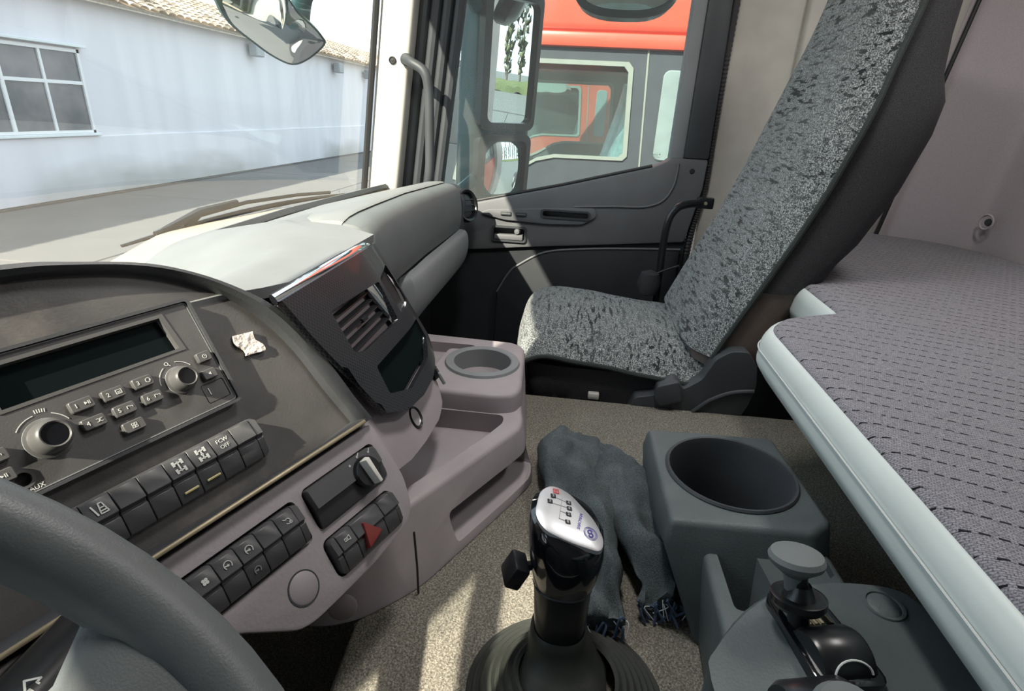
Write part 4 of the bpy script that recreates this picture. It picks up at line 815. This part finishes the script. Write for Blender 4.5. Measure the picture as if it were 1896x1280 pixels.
obj('drum', T(T(lathe([(.0,-.027),(.027,-.027),(.030,-.022),(.030,.022),(.027,.027),(.0,.027)], 30), Matrix.Rotation(math.pi/2,4,'X')), Matrix.Translation((.296,-.213,-.402)) @ Matrix.Rotation(.24,4,'Z')), 'satin_black', b2)
obj('knob', T(lathe([(.012,-.02),(.020,0),(.024,.012),(.021,.02),(.0,.023)], 28), Matrix.Translation((.278,-.213,-.376)) @ Matrix.Rotation(-.3,4,'Y')), 'dash_grey', b2)
obj('lug', bevel(box(.290,.316,-.255,-.240,-.412,-.389), .004, 2), 'satin_black', b2)

# ================================================================== GEAR LEVER
gl = thing('gear_lever', 'black gear lever with a silver shift-pattern plate', 'gear lever', (.42,-.03,-.56))
GM = frame_to((.440,-.024,-.505), (.028,.002,.127), (0,1,0))
# local: z along the shaft
def sring(rx, ry, z, tx=0, ty=0, n=32, e=.85, ox=0, oy=0, sl=0):
    out = []
    for k in range(n):
        a = 2*math.pi*k/n; x = rx*math.copysign(abs(math.cos(a))**e, math.cos(a)); y = ry*math.copysign(abs(math.sin(a))**e, math.sin(a))
        out.append((x+ox, y+oy, z+x*tx+y*ty))
    return out
# world -> shaft axes: find which local axis points to the windscreen
ly = (GM.to_3x3().inverted() @ Vector((0,1,0))); lx = (GM.to_3x3().inverted() @ Vector((1,0,0)))
GA = Matrix((lx.normalized(), ly.normalized(), Vector((0,0,1)))).transposed().to_4x4(); G = GM @ GA      # x: to the door, y: to the windscreen
obj('shaft_sleeve', T(loft([sring(.0255,.0255,-.004), sring(.0265,.0265,.0), sring(.0290,.0290,.03), sring(.0305,.0305,.058)]), G), 'satin_black', gl)
TX, TY = .14, .34
kb = obj('knob', T(loft([sring(.0305,.0305,.057), sring(.0315,.0325,.062,.02,.05), sring(.0350,.0370,.080,.05,.14), sring(.0372,.0395,.098,.1,.25), sring(.0378,.0400,.110,TX,TY), sring(.0360,.0385,.122,TX,TY), sring(.031,.033,.1275,TX,TY)]), G), 'gloss_black', gl)
pl = rpoly([(-.031,-.006),(-.027,-.033),(-.012,-.037),(.008,-.028),(.030,.000),(.031,.018),(.016,.030),(-.016,.033),(-.030,.022)], .012, 5)
pz = lambda x, y, h: (x, y, .1285+h+x*TX+y*TY)
plate = loft([[pz(a*1.03,b*1.03,-.004) for a,b in pl],[pz(a*1.03,b*1.03,.0) for a,b in pl],[pz(a*.97,b*.97,.0012) for a,b in pl],[pz(a*.5,b*.5,.0020) for a,b in pl]])
obj('shift_plate', T(plate, G), 'silver', kb)
def onplate(p, x, y, rot, h=.0022):
    zx = Vector((1,0,TX)).normalized(); zn = Vector((-TX,-TY,1)).normalized(); zy = zn.cross(zx)
    m = Matrix((zx,zy,zn)).transposed().to_4x4(); m.translation = Vector(pz(x,y,h))
    return T(T(p, m @ Matrix.Rotation(rot,4,'Z')), G)
RT = math.radians(-78)     # the plate reads from the driver's side
sq = lambda: prism(rrect(-.0028,.0028,-.0024,.0024,.0004,2), 0, .0004)
ringsq = lambda: strip([(-.0028,-.0024),(.0028,-.0024),(.0028,.0024),(-.0028,.0024),(-.0028,-.0024)], .0009)
cells = [(.0140,.0000,'4'),(.0070,-.0010,'6'),(-.0010,-.0005,'2'),(-.0110,.0000,'8'),(.0145,.0165,'5'),(.0055,.0195,'3')]
obj('pattern_print', J(*[onplate(sq(), x, y, RT) for x,y,_ in cells]), 'ink_black', kb)
obj('digit_print', J(*[onplate(text(d, .0042, .0003), x, y, RT, .0028) for x,y,d in cells]), 'silver', kb)
obj('reverse_print', J(onplate(ringsq(), .0225, .0140, RT), onplate(text('R', .0040, .0003), .0225, .0140, RT)), 'ink_red', kb)
obj('gate_print', J(*[onplate(strip(q, .0004), 0, 0, 0) for q in ([(.018,.0075),(-.011,.0095)],[(.014,.0030),(.0145,.0135)],[(.007,.002),(.0055,.0165)],[(-.001,.0025),(-.001,.0090)],[(-.011,.003),(-.011,.0095)])]), 'ink_dim', kb)
lg = J(strip(arc(0,0,.0072,0,360,24),.0004), strip(arc(0,0,.0060,0,360,24),.0003), strip(arc(.0,.0016,.0024,20,250,8)+arc(.0,-.0016,.0024,70,-160,8),.0012))
obj('logo_print', J(onplate(lg, -.0130,-.0235, RT), onplate(text('SHACMAN', .0046, .0003), -.0035,-.0125, math.radians(-8))), 'ink_blue', kb)
obj('range_switch', T(J(bevel(T(box(-.014,.012,-.008,.010,-.012,.014), Matrix.Translation((-.012,.050,.070)) @ Matrix.Rotation(.5,4,'X') @ Matrix.Rotation(.35,4,'Z')), .003, 2), tube([(-.004,.028,.072),(-.010,.048,.072)], .0045, 8)), G), 'satin_black', kb)
obj('trim_line', T(loft([sring(.0308,.0308,.0555), sring(.0318,.0318,.0570), sring(.0310,.0312,.0585)], cap=False), G), 'dark_trim', kb)
bt = [sring(.0275,.0275,.004), sring(.0305,.0305,.0), sring(.0310,.0310,-.006), sring(.0320,.0330,-.016,oy=-.002,ox=-.002), sring(.0380,.0370,-.026,ox=-.006,oy=-.004,e=.7), sring(.0480,.0440,-.0330,ox=-.010,oy=-.006,e=.6), sring(.0500,.0470,-.0385,ox=-.010,oy=-.006,e=.6), sring(.046,.043,-.043,ox=-.010,oy=-.006,e=.6)]
bo = obj('boot', T(loft(bt, cap=False), G), 'boot', gl)
rb = []
for k in range(9):
    rr = .046+.0075*k; z = -.531-.0036*k-(.0002*k*k)
    rb += [[(.405+rr*1.02*math.cos(a), -.035+rr*1.08*math.sin(a), z) for a in [2*math.pi*q/48 for q in range(48)]], [(.405+(rr+.0035)*1.02*math.cos(a), -.035+(rr+.0035)*1.08*math.sin(a), z+.0022) for a in [2*math.pi*q/48 for q in range(48)]], [(.405+(rr+.0060)*1.02*math.cos(a), -.035+(rr+.0060)*1.08*math.sin(a), z-.0012) for a in [2*math.pi*q/48 for q in range(48)]]]
obj('bellows', loft(rb, cap=False), 'boot', gl)

# ================================================================== DENIM SLEEVES
def sleeve(label, path, ws, hs, seed):
    P = smooth_path(path, 8); n = len(P); t = thing('denim_sleeve', label, 'sleeve', tuple(P[n//2]-Vector((0,0,.02))), 'pair of denim sleeves')
    def lerp(a, f): i = min(int(f*(len(a)-1)), len(a)-2); q = f*(len(a)-1)-i; return a[i]*(1-q)+a[i+1]*q
    R = []
    for i, p in enumerate(P):
        f = i/(n-1); tg = (P[min(i+1,n-1)]-P[max(i-1,0)]).normalized(); sd = tg.cross(Vector((0,0,1))).normalized(); w, h = lerp(ws,f), lerp(hs,f); ring = []
        for k in range(28):
            a = 2*math.pi*k/28; q = p+sd*w*math.cos(a)+Vector((0,0,1))*(h*math.sin(a) if math.sin(a) > 0 else h*.8*math.sin(a))
            amp = .012+.004*(f > .75)
            q += sd*amp*noise.noise(Vector((q.x*22+seed,q.y*22,q.z*22)))+Vector((0,0,1))*max(0,math.sin(a)+.3)*amp*1.3*noise.noise(Vector((q.x*30,q.y*45+seed,seed)))
            q.z += (.007*math.sin(11*f+3.5*math.cos(a)+seed)+.006*math.sin(23*f-4*math.cos(a)+2*seed)-.008*abs(math.sin(2.2*math.cos(a)+1.5*f+seed)))*max(0,math.sin(a))*(.35+f)
            if f > .86: q += sd*.004*math.cos(a*9)*(f-.86)/.14
            q.z = max(q.z, -.5585); ring.append(tuple(q))
        R.append(ring)
    obj('cloth', loft(R), 'denim', t, ang=80)
    e = P[-1]; tg = (P[-1]-P[-4]).normalized(); sd = tg.cross(Vector((0,0,1))).normalized(); rnd = random.Random(seed); th = []; fr = []
    for k in range(16):
        a = rnd.uniform(-1,1); st = e+sd*a*ws[-1]-tg*.004; st.z = max(st.z+rnd.uniform(-.01,.008), -.556)
        q = [st, st+tg*rnd.uniform(.003,.008)+sd*rnd.uniform(-.01,.01)+Vector((0,0,rnd.uniform(0,.008))), st+tg*rnd.uniform(.006,.015)+sd*rnd.uniform(-.012,.012)]
        q[2].z = max(-.5575, q[2].z-.012)
        (th if k < 5 else fr).append(tube(smooth_path(q,4), .0006 if k < 5 else .0016, 5))
    obj('frayed_edge', J(*fr), 'fray', t); obj('loose_thread', J(*th), 'thread', t)
    ring = [tuple(Vector(R[int(n*.88)][k])*1.0+Vector((0,0,.0008))) for k in range(28)]
    return t
sleeve('left of two denim sleeves, lying right behind the gear lever', [(.865,-.012,-.530),(.80,-.030,-.520),(.70,-.045,-.518),(.60,-.060,-.520),(.52,-.070,-.528),(.478,-.074,-.535)], [.030,.048,.056,.050,.040,.034,.026,.030], [.020,.034,.036,.036,.034,.028,.022,.016], 3)
sleeve('right of two denim sleeves, lying against the bin console', [(.835,-.085,-.530),(.77,-.100,-.520),(.70,-.118,-.516),(.62,-.136,-.516),(.555,-.148,-.524),(.515,-.146,-.535)], [.026,.040,.046,.045,.040,.034,.024,.026], [.018,.030,.036,.038,.034,.030,.022,.016], 11)

# ================================================================== BUNK
bunk = thing('bunk_mattress', 'grey woven bunk mattress with a pale vinyl edge', 'mattress', (.7,-.7,-.56))
mo = [(-.38,-.298),(.835,-.298),(.885,-.330),(.940,-.440),(1.80,-.452),(1.80,-.86),(1.70,-1.04),(1.55,-1.09),(-.38,-1.09)]
ms = rpoly(mo, [0,.055,.06,.02,.02,.05,.08,.05,0], 7)
obj('vinyl_side', bevel(loft([[(a,b-.022 if b>-.5 else b,-.365) for a,b in ms],[(a,b,-.335) for a,b in ms],[(a,b-.002 if b > -.5 else b,-.300) for a,b in ms],[(a,b-.012 if b>-.5 else b,-.284) for a,b in ms]]), .006, 2, 25), 'white_vinyl', bunk)
mi = [(a-.004 if a > .8 and b > -.46 else a, b-.015 if b > -.5 else b) for a,b in ms]
def crown(pts, f, z): return [(.7+(a-.7)*f, -.7+(b+.7)*f, z) for a,b in pts]
top = loft([[(a,b,-.300) for a,b in mi],[(a,b,-.284) for a,b in mi],[(a-.002,b-.004 if b>-.5 else b,-.2795) for a,b in mi], crown(mi,.96,-.2765), crown(mi,.8,-.2745), crown(mi,.4,-.2735)])
obj('woven_top', top, 'mattress_weave', bunk, ang=60)
edge = [p for p in ms if p[1] > -.46]
obj('stitched_seam', tube([(a,b+.0006,-.312) for a,b in edge[:-6]], .0011, 6), 'ink', bunk)
bp = thing('bunk_box', 'dark carpeted box carrying the bunk mattress', 'bunk box', (.4,-.85,-1.0))
obj('front_board', box(-.38,1.06,-.66,-.63,-1.0,-.366), 'carpet', bp); obj('base_board', J(box(1.06,1.84,-.60,-.57,-1.0,-.366), box(1.04,1.07,-.66,-.57,-1.0,-.366), box(-.38,1.82,-1.08,-.50,-.385,-.366)), 'door_dark', bp)

# ================================================================== PASSENGER SEAT
seat = thing('passenger_seat', 'high-backed passenger seat under a charcoal woven cover', 'seat', (1.335,-.2,-1.0))
CX = 1.335
LV = [(-.47,-.27,-.44,.232),(-.36,-.315,-.47,.235),(-.29,-.345,-.50,.237),(-.20,-.385,-.560,.238),(-.10,-.42,-.605,.238),(0,-.452,-.632,.236),(.055,-.470,-.640,.226),(.10,-.482,-.625,.216),(.16,-.498,-.622,.205),(.22,-.512,-.625,.196),(.30,-.528,-.625,.185),(.36,-.542,-.606,.160),(.385,-.555,-.600,.12)]
def bring(z, yf, yb, w, g=0):
    n = 36; out = []; my, hy = (yf+yb)/2, (yf-yb)/2
    for k in range(n):
        a = 2*math.pi*k/n; c, s = math.cos(a), math.sin(a)
        out.append((CX+(w+g)*math.copysign(abs(c)**.55,c), my+(hy+g)*math.copysign(abs(s)**.6,s), z))
    return out
def lv(z):
    for a, b in zip(LV[:-1], LV[1:]):
        if z <= b[0]: f = (z-a[0])/(b[0]-a[0]); return tuple(p+(q-p)*f for p,q in zip(a,b))
    return LV[-1]
obj('backrest', loft([bring(*lv(z)) for z in (-.47,-.40,-.34,-.29,-.25)]), 'brown_vinyl', seat)
slz = [-.300,-.293,-.285,-.27,-.24,-.20,-.15,-.10,-.05,0,.03,.055,.08,.10,.13,.16,.19,.22,.26,.30,.33,.36,.385]
def slr(z):
    r = bring(*lv(z), .005); q = max(0,(-.2-z)/.1)
    return [(x, y+.006*q*math.sin(x*90+y*140+z*30), zz-.03*(y+.42)*q) for x,y,zz in r]
obj('backrest_sleeve', loft([slr(z) for z in slz]), 'dark_cloth', seat, ang=60)
def bcov(s, t):
    z = -.445+.83*t; z0, yf, yb, w = lv(z); sx = 2*s-1
    return (CX+(w+.010)*sx, yf+.018-.048*abs(sx)**6+.003*noise.noise((sx*2,z*7,2)), z)
obj('back_cover', grid(28, 40, bcov, .004), 'seat_weave', seat, ang=60)
obj('back_binding', tube([Vector(bcov(0,j/40)) for j in range(41)]+[Vector(bcov(i/10,1)) for i in range(1,10)]+[Vector(bcov(1,1-j/40)) for j in range(41)], .0055, 8), 'binding', seat)
obj('cushion', bevel(loft([[(1.105,-.36,-.60),(1.565,-.36,-.60),(1.565,.055,-.60),(1.105,.055,-.60)],[(1.098,-.37,-.53),(1.572,-.37,-.53),(1.572,.075,-.53),(1.098,.075,-.53)],[(1.125,-.36,-.492),(1.545,-.36,-.492),(1.535,.060,-.492),(1.135,.060,-.492)]]), .02, 3), 'dark_cloth', seat)
cp = smooth_path([(0,-.335,-.445),(0,-.29,-.452),(0,-.22,-.449),(0,-.13,-.440),(0,-.04,-.430),(0,.03,-.428),(0,.075,-.440),(0,.099,-.462),(0,.106,-.490),(0,.094,-.518)], 5)
def ccov(s, t):
    p = cp[min(int(t*(len(cp)-1)+.5), len(cp)-1)]; sx = 2*s-1
    nar = 1-.10*max(0,(t-.7)/.3)**2
    return (CX+.248*sx*nar, p.y-.022*abs(sx)**3*max(0,(t-.55)/.45), p.z-.052*abs(sx)**4.5*(1-.35*t)+.006*math.cos(sx*3)+.004*noise.noise((sx*3,p.y*14,1)))
obj('seat_cover', grid(30, len(cp)-1, ccov, .004), 'seat_weave', seat, ang=60)
m = len(cp)-1
obj('seat_binding', tube([Vector(ccov(0,j/m)) for j in range(m+1)]+[Vector(ccov(i/16,1)) for i in range(1,16)]+[Vector(ccov(1,1-j/m)) for j in range(m+1)], .0055, 8), 'binding', seat)
def skirt(s, t):
    pts = [(1.102,-.22),(1.100,-.05),(1.108,.045),(1.14,.078),(1.34,.086),(1.54,.078),(1.572,.045)]
    P = smooth_path([(a,b,0) for a,b in pts], 6); p = P[int(s*(len(P)-1)+.5)]
    return (p.x+.004*math.sin(s*60)*t, p.y+.005*math.cos(s*55)*t-.02*t, -.50-.13*t)
obj('skirt', grid(36, 5, skirt, .003), 'dark_cloth', seat)
obj('pedestal', J(bevel(box(1.14,1.54,-.30,.03,-.98,-.60), .02, 2), bevel(box(1.12,1.56,-.34,.05,-1.0,-.96), .01, 1)), 'door_dark', seat)
cvr = rpoly([(-.150,-.585),(-.163,-.540),(-.205,-.530),(-.203,-.507),(-.243,-.490),(-.258,-.512),(-.292,-.486),(-.312,-.438),(-.338,-.418),(-.372,-.416),(-.394,-.445),(-.402,-.490),(-.394,-.535),(-.37,-.60),(-.27,-.61)], .008, 3)
sc = obj('recliner_cover', bevel(prism(cvr, 1.068, 1.102, 'x'), .006, 3), 'dark_trim', seat)
obj('recliner_rib', tube(smooth_path([(1.066,-.285,-.560),(1.066,-.315,-.530),(1.066,-.355,-.508),(1.066,-.398,-.500)], 5), .0045, 8), 'dark_trim', sc)
obj('recliner_handle', bevel(prism(rpoly([(-.200,-.532),(-.204,-.506),(-.246,-.490),(-.258,-.535),(-.215,-.55)], .006), 1.056, 1.070, 'x'), .003, 2), 'dark_trim', sc)
obj('buckle_tab', bevel(box(1.085,1.10,-.090,-.066,-.565,-.550), .003, 2), 'white_trim', seat)
obj('side_bag', J(T(lathe([(.0,-.04),(.026,-.03),(.034,0),(.026,.03),(.0,.04)], 16), Matrix.Translation((1.60,-.235,-.435)))), 'dark_cloth', seat)
obj('bag_strap', tube(smooth_path([(1.60,-.212,-.455),(1.60,-.23,-.425),(1.60,-.262,-.400),(1.59,-.31,-.375)], 5), .003, 6), 'rubber', seat)

sv_ = thing('sun_blocker', 'added driver-side sun visor folded down behind the windscreen', 'blocker', (-.15,.62,.5))  # unseen flap added to keep the sun off the cup tray
obj('flap', bevel(box(-.44,.10,.600,.622,.335,.50), .01, 2), 'cream_trim', sv_); obj('hinge_rod', tube([(-.44,.611,.50),(.12,.611,.50)], .007, 8), 'satin_black', sv_)
gb = thing('armrest_bar', 'bent black bar between the seat and the door', 'bar', (1.62,-.3,-1.0))
obj('tube', tube(smooth_path([(1.64,-.352,-.205),(1.62,-.300,-.212),(1.62,-.278,-.230),(1.62,-.266,-.265),(1.62,-.262,-.33),(1.62,-.266,-.48),(1.62,-.268,-.70),(1.62,-.268,-1.0)], 6), .0105, 10), 'satin_black', gb)
obj('bracket', bevel(box(1.632,1.655,-.385,-.340,-.220,-.190), .004, 2), 'satin_black', gb)
obj('bolt', T(lathe([(.0,.003),(.004,.003),(.005,0)], 10), frame_to((1.632,-.362,-.205), (-1,0,0))), 'brass_dull', gb)
gh = thing('grab_handle', 'dark curved grab handle on the white windscreen pillar', 'handle', (1.70,.45,-.2))
obj('bar', tube(smooth_path([(1.735,.515,.128),(1.71,.490,.118),(1.70,.452,.095),(1.70,.440,.045),(1.70,.438,-.05),(1.70,.440,-.18),(1.71,.455,-.225),(1.735,.48,-.25)], 6), .0135, 12), 'dark_trim', gh)
obj('foot', J(T(lathe([(.017,-.006),(.017,.004),(.012,.008)], 16), frame_to((1.74,.515,.128), (-1,0,0))), T(lathe([(.017,-.006),(.017,.004),(.012,.008)], 16), frame_to((1.74,.48,-.25), (-1,0,0)))), 'dark_trim', gh)

# ================================================================== STEERING WHEEL AND STALK
tw_ = .687; WC = Vector((-.071,.192,-.208)); WN = Vector((0,-math.sin(tw_),math.cos(tw_)))
WM = frame_to(WC, WN, (1,0,0))
wx = (WM.to_3x3().inverted() @ Vector((1,0,0))); wy = WM.to_3x3().inverted() @ Vector((0,math.cos(tw_),math.sin(tw_)))
WA = WM @ Matrix((wx,wy,Vector((0,0,1)))).transposed().to_4x4()       # x to the right, y to the top of the wheel, z to the driver
wheel = thing('steering_wheel', 'thick leather-grained black steering wheel rim with spoke', 'steering wheel', mw=WA)
RW = .241
obj('rim', tube([(RW*math.cos(2*math.pi*k/72), RW*math.sin(2*math.pi*k/72), 0) for k in range(72)], .0178, 20, closed=True, up=(0,0,1)), 'wheel_leather', wheel, local=True)
def spoke(ang):
    c, s = math.cos(ang), math.sin(ang); R = []
    for r, w, h, z in ((.05,.040,.014,-.050),(.12,.038,.013,-.036),(.17,.038,.013,-.022),(.200,.044,.013,-.012),(.220,.060,.013,-.006),(.238,.088,.012,-.002)):
        R.append([(c*r-s*w*math.cos(a), s*r+c*w*math.cos(a), z+h*math.sin(a)) for a in [2*math.pi*k/16 for k in range(16)]])
    return loft(R)
for a in (-15, 195): obj('spoke', spoke(math.radians(a)), 'wheel_leather', wheel, local=True)
obj('hub', lathe([(.0,-.03),(.06,-.032),(.075,-.045),(.07,-.08),(.04,-.12)], 32), 'dark_trim', wheel, local=True)
obj('column', lathe([(.045,-.09),(.05,-.20),(.05,-.36)], 20), 'dark_trim', wheel, local=True)
stalk = thing('column_stalk', 'black control stalk with a white arrow behind the wheel', 'stalk', (.1,.3,-.35))
SA, SBp = Vector((.02,.275,-.315)), Vector((.262,.300,-.335))
sd = (SBp-SA).normalized(); SM = frame_to(SA, sd, (0,0,1)); Ls = (SBp-SA).length
obj('grip', T(loft([sring(.017,.012,0), sring(.019,.014,Ls*.4), sring(.021,.016,Ls*.9), sring(.018,.013,Ls*.98), sring(.010,.008,Ls)]), SM), 'satin_black', stalk)
obj('band', T(loft([sring(.0212,.0162,Ls*.55), sring(.0214,.0164,Ls*.55+.002)], cap=False), SM), 'brass_dull', stalk)
upv = Vector((-.35,-.55,.75)).normalized(); ct = SA+sd*Ls*.68; nx = sd; ny = upv.cross(nx).normalized()
am = Matrix((nx, ny, nx.cross(ny))).transposed().to_4x4(); am.translation = ct+nx.cross(ny)*.0172
obj('arrow_print', T(icon('arrow', .0055), am), 'ink', stalk)

# ================================================================== UNSEEN FILL LAMPS ADDED UNDER THE CEILING TO BRIGHTEN THE CAB
for i, (x, y, e, lab) in enumerate(((.72,.05,6.5,'flat added fill lamp over the middle of the cab'), (.95,-.75,4.5,'flat added fill lamp over the bunk'))):
    t = thing('fill_lamp', lab, 'lamp', (x,y,.78), 'added cab fill lamps')
    obj('frame', ring2d(rrect(x-.20,x+.20,y-.09,y+.09,.03), rrect(x-.18,x+.18,y-.07,y+.07,.025), .752, .78), 'lamp_shell', t)
    obj('lens', bevel(prism(rrect(x-.18,x+.18,y-.07,y+.07,.025), .762, .778), .004, 1), 'fill_lens', t)
    ld = bpy.data.lights.new('fill_light', 'AREA'); ld.shape = 'RECTANGLE'; ld.size = .36; ld.size_y = .14; ld.energy = e; ld.color = (1,.96,.92)
    lo = bpy.data.objects.new('fill_light', ld); COL.objects.link(lo); lo.parent = t; lo.matrix_parent_inverse = t.matrix_basis.inverted(); lo.location = (x,y,.748)
